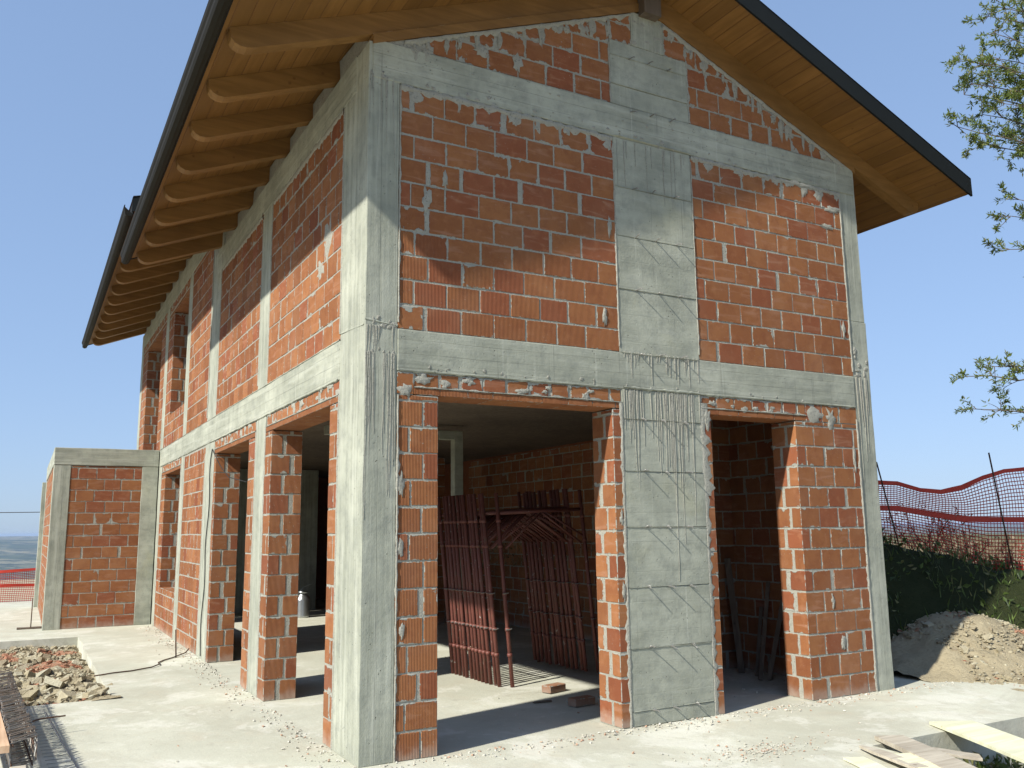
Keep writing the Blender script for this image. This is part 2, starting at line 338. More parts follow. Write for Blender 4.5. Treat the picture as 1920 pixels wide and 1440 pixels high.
# ---------------------------------------------------------------- brickwork
def block(mb, x0, x1, y0, y1, z0, z1, col, jit=.0018, ch=.0045, topf=None, uo=0.):
    """one clay block with chamfered arrises; uv in metres per face"""
    j = lambda: rnd.uniform(-jit, jit)
    ox, oy, oz = j(), j(), j()*.6; tw = rnd.uniform(-.004, .004)
    cx, cy = (x0+x1)/2, (y0+y1)/2
    def P(x, y, z):
        if topf: z = min(z, topf(x))
        dx, dy = x-cx, y-cy
        return (cx+dx-dy*tw+ox, cy+dy+dx*tw+oy, z+oz)
    X = (x0, x0+ch, x1-ch, x1); Y = (y0, y0+ch, y1-ch, y1); Z = (z0, z0+ch, z1-ch, z1)
    u2 = [(0, 0), (1, 0), (1, 1), (0, 1)]
    W, D, H = x1-x0, y1-y0, z1-z0
    ru = rnd.uniform(0, 3)
    def face(pts, uv, bk, c): mb.quad(pts, 0, uv, bk, c)
    colr = col; colt = (col[0], 0., col[2], col[3])
    e = .03
    # 6 main faces
    def q(a, b, c_, d, uvs, cc, bk=None): face([a, b, c_, d], uvs, bk or [(e, e), (1-e, e), (1-e, 1-e), (e, 1-e)], cc)
    q(P(X[1], y0, Z[1]), P(X[2], y0, Z[1]), P(X[2], y0, Z[2]), P(X[1], y0, Z[2]), [(ru, z0), (ru+W, z0), (ru+W, z1), (ru, z1)], colr)
    q(P(X[2], y1, Z[1]), P(X[1], y1, Z[1]), P(X[1], y1, Z[2]), P(X[2], y1, Z[2]), [(ru, z0), (ru+W, z0), (ru+W, z1), (ru, z1)], colr)
    q(P(x0, Y[2], Z[1]), P(x0, Y[1], Z[1]), P(x0, Y[1], Z[2]), P(x0, Y[2], Z[2]), [(ru, z0), (ru+D, z0), (ru+D, z1), (ru, z1)], colr)
    q(P(x1, Y[1], Z[1]), P(x1, Y[2], Z[1]), P(x1, Y[2], Z[2]), P(x1, Y[1], Z[2]), [(ru, z0), (ru+D, z0), (ru+D, z1), (ru, z1)], colr)
    q(P(X[1], Y[1], z1), P(X[2], Y[1], z1), P(X[2], Y[2], z1), P(X[1], Y[2], z1), [(0, 0), (W, 0), (W, D), (0, D)], colt)
    q(P(X[1], Y[2], z0), P(X[2], Y[2], z0), P(X[2], Y[1], z0), P(X[1], Y[1], z0), [(0, 0), (W, 0), (W, D), (0, D)], colt)
    s = (1, 2)
    # 12 chamfer strips
    for (a, b) in (((0, 1), (1, 0)),):
        pass
    def strip(p1, p2, p3, p4, bkv): mb.quad([p1, p2, p3, p4], 0, None, bkv, colt)
    z = [(0., 0.), (1., 0.), (1., 0.), (0., 0.)]
    for k in ((0, 1, 1), (3, 2, 2)):          # y=const x, vertical arrises
        for m in ((0, 1), (3, 2)):
            strip(P(X[k[0]], Y[m[1]], Z[1]), P(X[k[1]], Y[m[0]], Z[1]), P(X[k[1]], Y[m[0]], Z[2]), P(X[k[0]], Y[m[1]], Z[2]), z)
    for k in ((0, 1), (3, 2)):
        for m in ((0, 1), (3, 2)):
            strip(P(X[1], Y[m[0]], Z[k[1]]), P(X[2], Y[m[0]], Z[k[1]]), P(X[2], Y[m[1]], Z[k[0]]), P(X[1], Y[m[1]], Z[k[0]]), z)
            strip(P(X[m[0]], Y[1], Z[k[1]]), P(X[m[0]], Y[2], Z[k[1]]), P(X[m[1]], Y[2], Z[k[0]]), P(X[m[1]], Y[1], Z[k[0]]), z)
TH = .32
def wall(name, parent, axis, a0, a1, z0, z1, base, side, bl=.29, pitch=.2, topf=None, style=0., smear=.35, ends=(0, 0), seed=1, lab=None, first=None, joint=.0105, th=TH, rows=None):
    """brick wall running along axis 'x' or 'y' between a0 and a1; outer face at base, thickness going to +side.
    style = share of ribbed blocks; smear = mortar smear; two wythes with a mortar seam between them"""
    rr = random.Random(seed); mb = MB()
    b0, b1 = (base, base+th*side) if side > 0 else (base+th*side, base)
    k = 0; z = z0
    while z < z1-.025:
        h = min(pitch, z1-z)
        outer = .19 if k % 2 else .115
        dj = rr.uniform(.022, .052)
        d = ((0, outer), (outer+dj, th)) if th > .2 else ((0, th),)
        for wi, (d0, d1) in enumerate(d):
            ss = (k+wi) % 2
            off = -bl*(.5 if ss else .02)-rr.uniform(0, .03)+ (first or 0)
            u = a0+off; toprow = (z+h > z1-.03) and topf is None
            while u < a1-.02:
                L = bl*rr.uniform(.93, 1.05); j = joint*rr.uniform(.65, 1.6)
                if rr.random() < .09: j = rr.uniform(.028, .05)
                if u+L-a0 < .085: u = a0
                s, e = max(u, a0), min(u+L-j, a1)
                if e > a1-.085: e = a1
                if s < a0+.005: s = a0
                nxt = u+L
                if e-s > .035:
                    st = style if not callable(style) else style(s, z)
                    ribbed = 1. if rr.random() < st else rr.choice((0., 0., .25))
                    sm = smear*rr.uniform(.2, 1.)
                    if toprow: sm = max(sm, .75*rr.uniform(.6, 1.1))
                    if topf:
                        gap = topf((s+e)/2)-(z+h)
                        if gap < .12: sm = 1.
                    if rr.random() < .06: sm = max(sm, .8)
                    c = (rr.random(), ribbed, sm, rr.random())
                    zz = (z+.004, z+h-rr.uniform(.005, .011))
                    if toprow: zz = (zz[0], z+h-.004)
                    y0, y1 = (base+d0*side, base+d1*side); y0, y1 = min(y0, y1), max(y0, y1)
                    if axis == 'x':
                        if not topf or topf((s+e)/2)-zz[0] > .03:
                            block(mb, s, e, y0, y1, zz[0], zz[1], c, topf=topf)
                    else: block(mb, y0, y1, s, e, zz[0], zz[1], c)
                if e >= a1: break
                u = nxt
        z += pitch; k += 1
    # mortar core, slightly behind the block faces
    ins = .0038
    c0 = a0+(.0038 if ends[0] == 0 else 0); c1 = a1-(.0038 if ends[1] == 0 else 0)
    if axis == 'x':
        n = max(1, int((a1-a0)/.1))
        if topf:
            for i in range(n):
                u0, u1 = c0+(c1-c0)*i/n, c0+(c1-c0)*(i+1)/n
                t0, t1 = topf(u0)-.008, topf(u1)-.008
                if min(t0, t1) > z0+.01: hexa(mb, [(u0, b0+ins, z0), (u1, b0+ins, z0), (u1, b1-ins, z0), (u0, b1-ins, z0), (u0, b0+ins, t0), (u1, b0+ins, t1), (u1, b1-ins, t1), (u0, b1-ins, t0)], 1)
        else: box(mb, c0, c1, b0+ins, b1-ins, z0, z1-.005, 1)
    else: box(mb, b0+ins, b1-ins, c0, c1, z0, z1-.005, 1)
    o = mb.build(name, [M['brick'], M['mortar']], parent)
    if lab: o['label'] = lab
    return o
def blob(mb, c, u, v, n, w, h, rr, lift=.012, mat=0, seg=17, pointed=False):
    """a thrown lump of mortar on a wall face: u, v in-plane unit vectors, n outward normal"""
    c, u, v, n = Vector(c), Vector(u), Vector(v), Vector(n); ph = rr.random()*9; lift *= .45
    rings = []
    for q, fr in enumerate((1., .72, .36)):
        rg = []
        for i in range(seg):
            a = 2*math.pi*i/seg; k = .95+.75*noise.noise(Vector((math.cos(a)*2.1+ph, math.sin(a)*2.1, ph)))+rr.uniform(-.16, .16)
            yy = math.sin(a)
            if pointed and yy < 0: yy *= 1.5; k *= (1-.45*abs(math.sin(a)))
            rg.append(c+u*(math.cos(a)*w*.5*k*fr)+v*(yy*h*.5*k*fr)+n*((-.003, lift*.85, lift)[q]+rr.uniform(-.002, .002)*(q > 0)))
        rings.append(rg)
    vs = [p for r in rings for p in r]; fs = []
    for q in range(2):
        for i in range(seg): fs.append((q*seg+i, q*seg+(i+1) % seg, (q+1)*seg+(i+1) % seg, (q+1)*seg+i))
    fs.append(tuple(2*seg+i for i in range(seg)))
    mb.mesh_faces(vs, fs, mat, (.5, 0, 0, 1), True)
def strip(mb, p0, p1, v, n, w0, w1, rr, lift=.007, step=.035, mat=0):
    """ragged ribbon of mortar along p0->p1, spreading w0 to one side and w1 to the other along v"""
    p0, p1, v, n = Vector(p0), Vector(p1), Vector(v), Vector(n); L = (p1-p0).length; m = max(2, int(L/step)); vs = []; fs = []; s = rr.random()*50
    for i in range(m+1):
        p = p0.lerp(p1, i/m); a = w0*(.45+1.1*abs(noise.noise(Vector((s, i*.37, 0))))*1.5+rr.uniform(-.12, .12)); b = w1*(.35+1.1*abs(noise.noise(Vector((s+9, i*.31, 0))))*2.0+rr.uniform(-.12, .25))
        lf = lift*(.7+.6*rr.random())
        vs += [p-v*a-n*.004, p-v*a*.6+n*lf*.8, p+n*lf, p+v*b*.6+n*lf*.8, p+v*b-n*.004]
    for i in range(m):
        for k in range(4): fs.append((i*5+k, i*5+5+k, i*5+6+k, i*5+1+k))
    mb.mesh_faces(vs, fs, mat, (.5, 0, 0, 1), True)

# ================================================================ THE HOUSE
W = 5.594; YE = 15.4; YM = 6.15
Z1B, Z1T, Z2B, Z2T, DZ = 2.823, 3.150, 5.172, 5.498, .64
SL = .40
house = tag(empty('unfinished_house'), 'unfinished two storey house of bare red clay blocks in a grey concrete frame', 'house')
def wedge_bottom(x): return 5.44+SL*x if x < W/2 else 5.44+SL*(W-x)
def soffit(x): return 5.71+SL*x if x < W/2 else 5.71+SL*(W-x)
def conc(name, mode, *b, parent=house, seg=.09, lab=None, topf=None, extra=None):
    mb = MB(); rough_box(mb, *b, seg=seg, topf=topf)
    if extra: extra(mb)
    o = mb.build(name, [M[mode], M['mortar']], parent)
    if lab: o['label'] = lab
    return o
r2 = random.Random(21)
X_, Y_, Z_ = Vector((1, 0, 0)), Vector((0, 1, 0)), Vector((0, 0, 1))
def drips(mb, x0, x1, zt, lmin, lmax, n, y=-.001, mat=1):
    """threads of cement that ran down the face y"""
    for i in range(n):
        x = r2.uniform(x0, x1); L = r2.uniform(lmin, lmax)*r2.uniform(.35, 1); k = max(3, int(L/.07)); dx = 0; pts = []
        for j in range(k+1):
            dx += r2.uniform(-.004, .004); pts.append((x+dx, y, zt-L*j/k))
        tube(mb, pts, r2.uniform(.0035, .0065), 5, mat, r1=.0018)
def lumps(mb, x0, x1, z, n, y=0., s=.05, mat=1, spread=.05):
    for i in range(n):
        blob(mb, (r2.uniform(x0, x1), y, z+r2.uniform(-spread, spread)), X_, Z_, -Y_, r2.uniform(.3, 1.3)*s, r2.uniform(.3, 1.2)*s, r2, .008, mat)

# --- gable side and corners
def corner_extra(mb):
    drips(mb, .01, .25, 2.95, .4, 1.5, 16); drips(mb, .01, .25, 3.16, .1, .35, 9); drips(mb, .0, .24, 5.2, .2, 1.0, 8)
    lumps(mb, .02, .24, 3.17, 7, s=.07); lumps(mb, .02, .24, 2.96, 6, s=.05, spread=.03); lumps(mb, .02, .24, 5.22, 6, s=.06)
    strip(mb, (.0, 0, 3.20), (.262, 0, 3.17), Z_, -Y_, .006, .02, r2, .004)
    strip(mb, (0, .02, 3.16), (0, .58, 3.20), Z_, -X_, .008, .02, r2, .004)
conc('concrete_column', 'cv', 0, .263, 0, .59, 0, Z2T-.02, extra=corner_extra)
conc('concrete_column', 'cv', 5.335, W, .003, .42, 0, Z1T+.6, extra=lambda mb: (drips(mb, 5.36, 5.57, 3.15, .3, 1.4, 12), lumps(mb, 5.36, 5.57, 3.3, 10, s=.08, spread=.15)))
conc('concrete_column', 'cv', 5.335, W-.012, .004, .42, Z1T+.6, Z2T)
conc('concrete_beam', 'ch', .263, 5.335, -.004, .30, Z1B, Z1T, extra=lambda mb: (drips(mb, 2.38, 3.24, Z1T+.01, .1, .34, 34, -.006), strip(mb, (2.37, -.006, 3.15), (3.24, -.006, 3.15), Z_, -Y_, .012, .004, r2, .006, .02),
     strip(mb, (2.37, -.005, 2.84), (3.24, -.005, 2.835), Z_, -Y_, .014, .01, r2, .01, .02), strip(mb, (.28, -.004, 2.835), (2.3, -.004, 2.83), Z_, -Y_, .016, .006, r2, .006), strip(mb, (3.3, -.004, 2.835), (5.3, -.004, 2.83), Z_, -Y_, .016, .006, r2, .006),
     lumps(mb, .3, 5.3, 2.86, 26, y=-.004, s=.035, spread=.02)))
conc('concrete_beam', 'ch', .03, 5.56, -.006, .30, Z2B, Z2T, extra=lambda mb: (strip(mb, (2.36, -.008, 5.185), (3.23, -.008, 5.18), Z_, -Y_, .006, .004, r2, .008, .02), lumps(mb, .05, 5.5, 5.21, 40, y=-.006, s=.05, spread=.03), lumps(mb, .05, 5.5, 5.33, 24, y=-.006, s=.03, spread=.1)))
# central pilaster: panels cast between rows of tie wires
PX0, PX1 = 2.355, 3.245
ROWS_LOW = [.121, .62, 1.12, 1.625, 2.105, 2.56]; ROWS_UP = [3.73, 4.228, 4.693]; ROWS_TOP = [5.46, 5.70, 5.99]
def pilaster(z0, z1, rows, x0, x1, extra=None, topf=None, mode='cp'):
    mb = MB(); zz = [z0]+[z for z in rows if z0 < z < z1]+[z1]
    for a, b in zip(zz[:-1], zz[1:]):
        rough_box(mb, x0, x1, r2.uniform(-.006, .0), .30, a+.0015, b-.0015, seg=.1, amp=.0022, cham=.004)
    for z in zz[1:-1]:
        strip(mb, (x0+.01, -.004, z), (x1-.02, -.004, z+r2.uniform(-.006, .006)), Z_, -Y_, .002, .002, r2, .004, .03)
    if extra: extra(mb)
    return mb.build('concrete_pilaster', [M[mode], M['mortar']], house)
pilaster(0, Z1B, ROWS_LOW, PX0, PX1, lambda mb: (drips(mb, 2.37, 3.23, 2.82, .25, 1.0, 46, -.004), drips(mb, 2.9, 3.2, 2.82, 1.4, 2.6, 4, -.005)))
pilaster(Z1T, Z2B, ROWS_UP, PX0-.01, PX1+.005, lambda mb: drips(mb, 2.37, 3.23, 5.15, .2, .9, 14, -.003))
pilaster(Z2T, 6.14, [5.70, 5.99], PX0-.012, PX1+.015)
conc('concrete_column', 'cv', 2.60, 2.99, -.002, .3, 6.142, 6.50, extra=lambda mb: (drips(mb, 2.62, 2.97, 6.45, .1, .3, 14), lumps(mb, 2.62, 2.97, 6.3, 12, s=.07, spread=.14)), lab='short post under the ridge beam')
tw0 = None
for z in ROWS_LOW+[3.145]+ROWS_UP+[5.46, 5.99]:
    for x in (2.555, 2.785, 3.03):
        if tw0 is None:
            mb = MB(); tube(mb, [(0, .02, 0), (0, -.03, .002), (0, -.062, .0), (.005, -.075, -.008)], .0055, 5); tube(mb, [(0, -.005, .0), (.012, -.012, .012), (.02, -.02, .004)], .003, 5)
            tw0 = mb.build('tie_wire', M['wire'], house); o = tw0
        else: o = tw0.copy(); COL.objects.link(o); o.parent = house
        o.location = (x+r2.uniform(-.012, .012), -.004, z+r2.uniform(-.006, .006)); o.rotation_euler = (r2.uniform(-.25, .25), 0, r2.uniform(-.3, .3))

def upstyle(u, z): return .95 if z < 3.15+.62+.35*(noise.noise(Vector((u*2, z, 0)))) else .0
wall('brick_wall', house, 'x', .263, .603, 0, 2.645, 0, 1, seed=3, style=.97, smear=.55, bl=.24)
wall('brick_wall', house, 'x', 2.252, 2.355, 0, 2.645, 0, 1, seed=4, style=.5, smear=.75, bl=.24)
wall('brick_wall', house, 'x', 3.245, 3.359, 0, 2.645, 0, 1, seed=5, style=.5, smear=.85, bl=.24)
wall('brick_wall', house, 'x', 4.441, 5.335, 0, 2.645, 0, 1, seed=6, style=.5, smear=.5, bl=.275)
wall('brick_wall', house, 'x', .263, PX0-.012, Z1T, Z2B, 0, 1, seed=8, style=upstyle, smear=.3, bl=.292)
wall('brick_wall', house, 'x', PX1+.008, 5.335, Z1T, Z2B, 0, 1, seed=9, style=lambda u, z: .8 if z < 3.5 else .1, smear=.3, bl=.285)
wall('brick_wall', house, 'x', .50, PX0-.014, Z2T, 6.55, .004, 1, seed=10, style=0, smear=.5, bl=.292, topf=lambda x: wedge_bottom(x)-.01)
wall('brick_wall', house, 'x', PX1+.017, 5.15, Z2T, 6.45, .004, 1, seed=11, style=0, smear=.5, bl=.292, topf=lambda x: wedge_bottom(x)-.01)
for a, b in ((PX0-.012, 2.60), (2.99, PX1+.017)):
    wall('brick_wall', house, 'x', a, b, 6.14, 6.6, .004, 1, seed=12, style=0, smear=1., bl=.292, topf=lambda x: wedge_bottom(x)-.01)
for sd in (0, 1):
    mb = MB(); X = (lambda x: x) if sd == 0 else (lambda x: W-x)
    xs = [.12, .25, .38, .51]
    for a, b in zip(xs[:-1], xs[1:]):
        if sd: a, b = b, a
        a, b = X(a), X(b); hexa(mb, [(a, .006, 5.485), (b, .006, 5.485), (b, .28, 5.485), (a, .28, 5.485), (a, .006, wedge_bottom(a)+.03), (b, .006, wedge_bottom(b)+.03), (b, .28, wedge_bottom(b)+.03), (a, .28, wedge_bottom(a)+.03)])
    mb.build('mortar_filling', M['mortar'], house)
# lintels with a course of cut pieces above
def lintel(axis, a0, a1, o0, o1, z0, zt, seed):
    """flat ribbed clay lintel resting beyond the opening o0-o1; broken cut blocks and mortar above it"""
    mb = MB(); rr = random.Random(seed); u = a0
    while u < a1-.02:
        e = min(u+rr.uniform(.22, .27), a1)
        c = (rr.random(), 1., .15, .2)
        if axis == 'x': block(mb, u, e-.003, .0015, .30, z0+.002, z0+.052, c, .0012, .003)
        else: block(mb, .0015, .30, u, e-.003, z0+.002, z0+.052, c, .0012, .003)
        u = e
    o = mb.build('lintel', [M['brick'], M['mortar']], house)
    mb = MB(); u = a0
    while u < a1-.02:
        e = min(u+rr.uniform(.17, .23), a1)
        c = (rr.random(), .0, rr.uniform(.7, 1.15), rr.random())
        if axis == 'x': block(mb, u, e-rr.uniform(.008, .03), rr.uniform(.0, .005), .29, z0+.062, zt-.006, c)
        else: block(mb, rr.uniform(.0, .005), .29, u, e-rr.uniform(.008, .03), z0+.062, zt-.006, c)
        u = e
    if axis == 'x': box(mb, a0+.001, a1-.001, .007, .28, z0+.054, zt-.002, 1)
    else: box(mb, .007, .28, a0+.001, a1-.001, z0+.054, zt-.002, 1)
    P = (lambda u, z: (u, -.0, z)) if axis == 'x' else (lambda u, z: (0, u, z))
    uv, n = (X_, -Y_) if axis == 'x' else (Y_, -X_)
    for i in range(int((a1-a0)*6)):
        blob(mb, P(rr.uniform(a0+.04, a1-.04), rr.uniform(z0+.07, zt)), uv, Z_, n, rr.uniform(.04, .16), rr.uniform(.03, .09), rr, .006, 1)
    strip(mb, P(a0, z0+.058), P(a1, z0+.058), Z_, n, .006, .008, rr, .006, mat=1)
    mb.build('brick_wall', [M['brick'], M['mortar']], house)
lintel('x', .40, 2.354, .603, 2.252, 2.647, Z1B-.001, 31)
lintel('x', 3.246, 4.60, 3.359, 4.441, 2.647, Z1B-.001, 32)
wall('brick_wall', house, 'x', 4.60, 5.335, 2.645, Z1B, 0, 1, seed=33, style=.1, smear=1.0, bl=.25)
wall('brick_wall', house, 'x', .263, .40, 2.645, Z1B, 0, 1, seed=34, style=.1, smear=1.2, bl=.25)

# --- long side, facing the sun
LC = [(3.04, 3.46), (5.86, 6.52), (8.32, 8.66), (10.93, 11.30), (15.05, YE)]
for i, (a, b) in enumerate(LC):
    top = Z1B
    conc('concrete_column', 'cv', r2.uniform(-.006, 0), .30, a, b, 0, Z1B)
    zt = Z2B if i == 0 else Z2B+DZ
    if i == 1:
        conc('concrete_column', 'cv', -.003, .30, a, 6.14, Z1T, Z2B+DZ); conc('concrete_column', 'cv', .004, .30, 6.155, b, Z1T, Z2B+DZ)
    else: conc('concrete_column', 'cv', r2.uniform(-.006, 0), .30, a, b, Z1T, zt)
conc('concrete_beam', 'ch', -.004, .30, .59, 6.18, Z1B, Z1T, seg=.12, extra=lambda mb: (strip(mb, (-.005, .62, 2.83), (-.005, 6.1, 2.83), Z_, -X_, .016, .01, r2, .008), strip(mb, (-.004, .6, 3.152), (-.004, 6.1, 3.152), Z_, -X_, .008, .006, r2, .006)))
conc('concrete_beam', 'ch', .002, .30, 6.185, YE, Z1B, Z1T, seg=.16, extra=lambda mb: strip(mb, (0.0, 6.2, 2.84), (0, 11.2, 2.84), Z_, -X_, .014, .006, r2, .006))
conc('concrete_beam', 'ch', -.004, .30, .30, YM+.02, Z2B, Z2T, seg=.12)
conc('concrete_beam', 'ch', -.004, .30, YM+.025, YE, Z2B+DZ, Z2T+DZ, seg=.16)
def lw(a, b, z0, z1, seed, **k):
    k.setdefault('bl', .262); k.setdefault('style', .35); k.setdefault('smear', .3)
    return wall('brick_wall', house, 'y', a, b, z0, z1, 0, 1, seed=seed, **k)
lw(.59, .826, 0, 2.645, 41, bl=.24, smear=.45); lw(2.776, 3.04, 0, 2.645, 42, smear=.5, style=.9); lw(3.46, 3.81, 0, 2.645, 43, smear=.45)
lw(5.746, 5.86, 0, 2.645, 44, smear=.5, style=.6); lw(6.52, 8.32, 0, Z1B, 45); lw(8.66, 10.45, 0, .70, 46); lw(10.45, 10.93, 0, 2.645, 47, smear=.5)
lw(.59, 3.04, Z1T, Z2B, 51, smear=.28); lw(3.46, 5.86, Z1T, Z2B+.3, 52); lw(6.52, 8.32, Z1T, Z2B+DZ, 53, joint=.008, smear=.15)
lw(8.66, 10.30, Z1T, 3.70, 54); lw(10.30, 10.93, Z1T, 5.58, 55, smear=.45); lw(11.30, 11.92, Z1T, 5.58, 56); lw(14.2, 15.05, Z1T, 5.58, 57, smear=.45)
lintel('y', .59, 3.03, .826, 2.776, 2.647, Z1B-.001, 61); lintel('y', 3.50, 5.858, 3.81, 5.746, 2.647, Z1B-.001, 62); lintel('y', 8.70, 10.90, 8.75, 10.45, 2.647, Z1B-.001, 63)
lintel('y', 8.67, 10.92, 8.75, 10.3, 5.58, Z2B+DZ-.001, 64); lintel('y', 11.31, 15.04, 11.92, 14.2, 5.58, Z2B+DZ-.001, 65)
# short upstand closing the taller rear part above the front roof
mb = MB(); box(mb, .0, W, YM+.05, YM+.26, 5.51, 5.80); o = mb.build('upstand_wall', M['mortar'], house)

# --- hidden sides, floor and partitions seen through the openings, plus an added unseen partition
wall('brick_wall', house, 'y', .42, 9.0, 0, 2.9, W, -1, seed=71, style=.2, smear=.3)
mb = MB(); box(mb, W-.3, W, .43, 9.0, 2.9, Z2T); box(mb, W-.3, W, 9.0, YE-.32, 0, Z2T+DZ); mb.build('brick_wall', M['brick'], house)
mb = MB(); box(mb, .31, W, YE-.3, YE, 0, Z2T+DZ); mb.build('brick_wall', M['brick'], house)
mb = MB(); box(mb, .31, W-.31, .31, YE-.32, 2.93, Z1T-.01); mb.build('floor_slab', M['timber_and_shade'], house)  # ceiling side coloured dark to deepen the shade indoors
wall('brick_wall', house, 'x', 3.46, W-.31, 0, 2.92, 1.85, 1, seed=72, style=.1, smear=.3, th=.14, bl=.28)  # left end, out of sight, lengthened to close off the narrow-door room
wall('brick_wall', house, 'x', 2.95, 4.5, 0, 2.92, 8.4, 1, seed=74, style=.1, smear=.3, th=.14, bl=.28)
wall('brick_wall', house, 'y', .31, 1.84, 0, 2.92, 3.41, 1, seed=73, style=.1, smear=.3, th=.05, bl=.28)  # unseen partition added to keep light out of the narrow-door room
mb = MB(); rough_box(mb, 1.3, 3.35, 12.4, 12.6, 0, 2.92, .3); rough_box(mb, 2.2, 2.5, 12.1, 12.35, 0, 2.92, .3); mb.build('concrete_wall', M['cv'], house)
mb = MB(); rough_box(mb, 2.56, 2.68, 3.86, 3.98, 0, 2.86, .2); rough_box(mb, .9, 2.56, 3.865, 3.975, 2.75, 2.86, .2); mb.build('door_frame', M['cp'], house, None)['label'] = 'pale inner door frame'

# --- roof
def roof_section(y0, y1, dz, tag_):
    EL, ER = 1.13, 1.20; T = .165
    mb = MB()
    prof = [(-EL, soffit(-EL)), (W/2, soffit(W/2)), (W+ER, soffit(W+ER))]
    def L(pts, a, b, m): 
        for (xa, za), (xb, zb) in zip(pts[:-1], pts[1:]):
            n = 2
            mb.quad([(xa, a, za+dz), (xb, a, zb+dz), (xb, b, zb+dz), (xa, b, za+dz)], m)
    lo = prof; hi = [(x, z+T) for x, z in prof]; mid = [(x, z+.028) for x, z in prof]
    def slab(lo_, hi_, a, b, m):
        for i in range(2):
            (xa, za), (xb, zb) = lo_[i], lo_[i+1]; (_, ta), (_, tb) = hi_[i], hi_[i+1]
            hexa(mb, [(xa, a, za+dz), (xb, a, zb+dz), (xb, b, zb+dz), (xa, b, za+dz), (xa, a, ta+dz), (xb, a, tb+dz), (xb, b, tb+dz), (xa, b, ta+dz)], m)
    slab(lo, mid, y0, y1, 0)
    r = mb.build('roof', M['soffit'], house)
    mb = MB(); slab([(x, z+.03) for x, z in prof], hi, y0+.01, y1-.01, 0)
    # rows of roof tiles
    for sgn in (0, 1):
        for k in range(20):
            t0, t1 = k/20, (k+1)/20
            xa, za = (hi[0] if sgn == 0 else hi[2]); xb, zb = hi[1]
            p0 = (xa+(xb-xa)*t0, za+(zb-za)*t0); p1 = (xa+(xb-xa)*t1, za+(zb-za)*t1)
            nx = -.02 if sgn == 0 else .02
            mb.quad([(p0[0]+nx, y0+.02, p0[1]+.05+dz), (p1[0]+nx, y0+.02, p1[1]+.022+dz), (p1[0]+nx, y1-.02, p1[1]+.022+dz), (p0[0]+nx, y1-.02, p0[1]+.05+dz)], 0)
    mb.build('roof_tiles', M['tile'], r)
    # verge boards at both ends
    for y, s in ((y0, -1), (y1, 1)):
        for sd in (0, 1):
            mb = MB(); xe = -EL-.03 if sd == 0 else W+ER+.03; a, b = sorted((y, y+.022*s))
            for (za, zb, ya, yb) in ((-.012, T+.022, a, b), (T+.01, T+.030, *sorted((y+.022*s, y-.10*s)))):
                P = [(xe, za), (W/2, za), (W/2, zb), (xe, zb)]
                lo1, lo2 = soffit(xe)+za+dz, soffit(W/2)+za+dz; h1, h2 = soffit(xe)+zb+dz, soffit(W/2)+zb+dz
                if sd == 0: hexa(mb, [(xe, ya, lo1), (W/2, ya, lo2), (W/2, yb, lo2), (xe, yb, lo1), (xe, ya, h1), (W/2, ya, h2), (W/2, yb, h2), (xe, yb, h1)])
                else: hexa(mb, [(W/2+.001, ya, lo2), (xe, ya, lo1), (xe, yb, lo1), (W/2+.001, yb, lo2), (W/2+.001, ya, h2), (xe, ya, h1), (xe, yb, h1), (W/2+.001, yb, h2)])
            mb.build('verge_board', M['fascia'], r)
    # eaves: fascia strip and gutter
    for sd in (0, 1):
        sx = -1 if sd == 0 else 1; xe = -EL if sd == 0 else W+ER; ze = soffit(xe)+dz
        mb = MB(); a, b = sorted((xe, xe+.012*sx)); box(mb, a, b, y0+.025, y1-.025, ze-(.03 if sd == 0 else -.003), ze+T+.01)
        mb.build('fascia_board', M['fascia'], r)
        if sd == 1: continue          # the far eave has no gutter yet
        mb = MB()
        pr = [(.0, .05), (.0, -.10), (.018, -.125), (.055, -.135), (.088, -.122), (.100, -.095), (.100, -.055), (.112, -.035), (.118, .0), (.110, .018), (.100, .018), (.104, -.002), (.096, -.035), (.086, -.058), (.084, -.09), (.052, -.118), (.018, -.11), (.006, -.09), (.006, .05)]
        pr = [((xe+(.014+u)*sx), ze+.045+v) for u, v in pr]; n = len(pr); segs = [y0-.01]
        while segs[-1] < y1-.3: segs.append(min(segs[-1]+2., y1+.01))
        segs[-1] = y1+.01
        for ya, yb in zip(segs[:-1], segs[1:]):
            vs = [(x, ya, z) for x, z in pr]+[(x, yb, z) for x, z in pr]
            mb.mesh_faces(vs, [(i, (i+1) % n, n+(i+1) % n, n+i) for i in range(n)], 0, (.5, 0, 0, 1), False)
        for y in (y0-.012, y1+.008):
            q = pr[1:9]; mb.quad([(x, y, z) for x, z in q], 0); mb.quad([(x, y+.004, z) for x, z in reversed(q)], 0)
        y = y0+.5
        while y < y1:
            tube(mb, [(xe+.014*sx, y, ze+.06), (xe+.07*sx, y, ze+.065), (xe+.125*sx, y, ze+.061)], .006, 4); y += .85
        mb.build('gutter', M['gutter'], r)
    return r
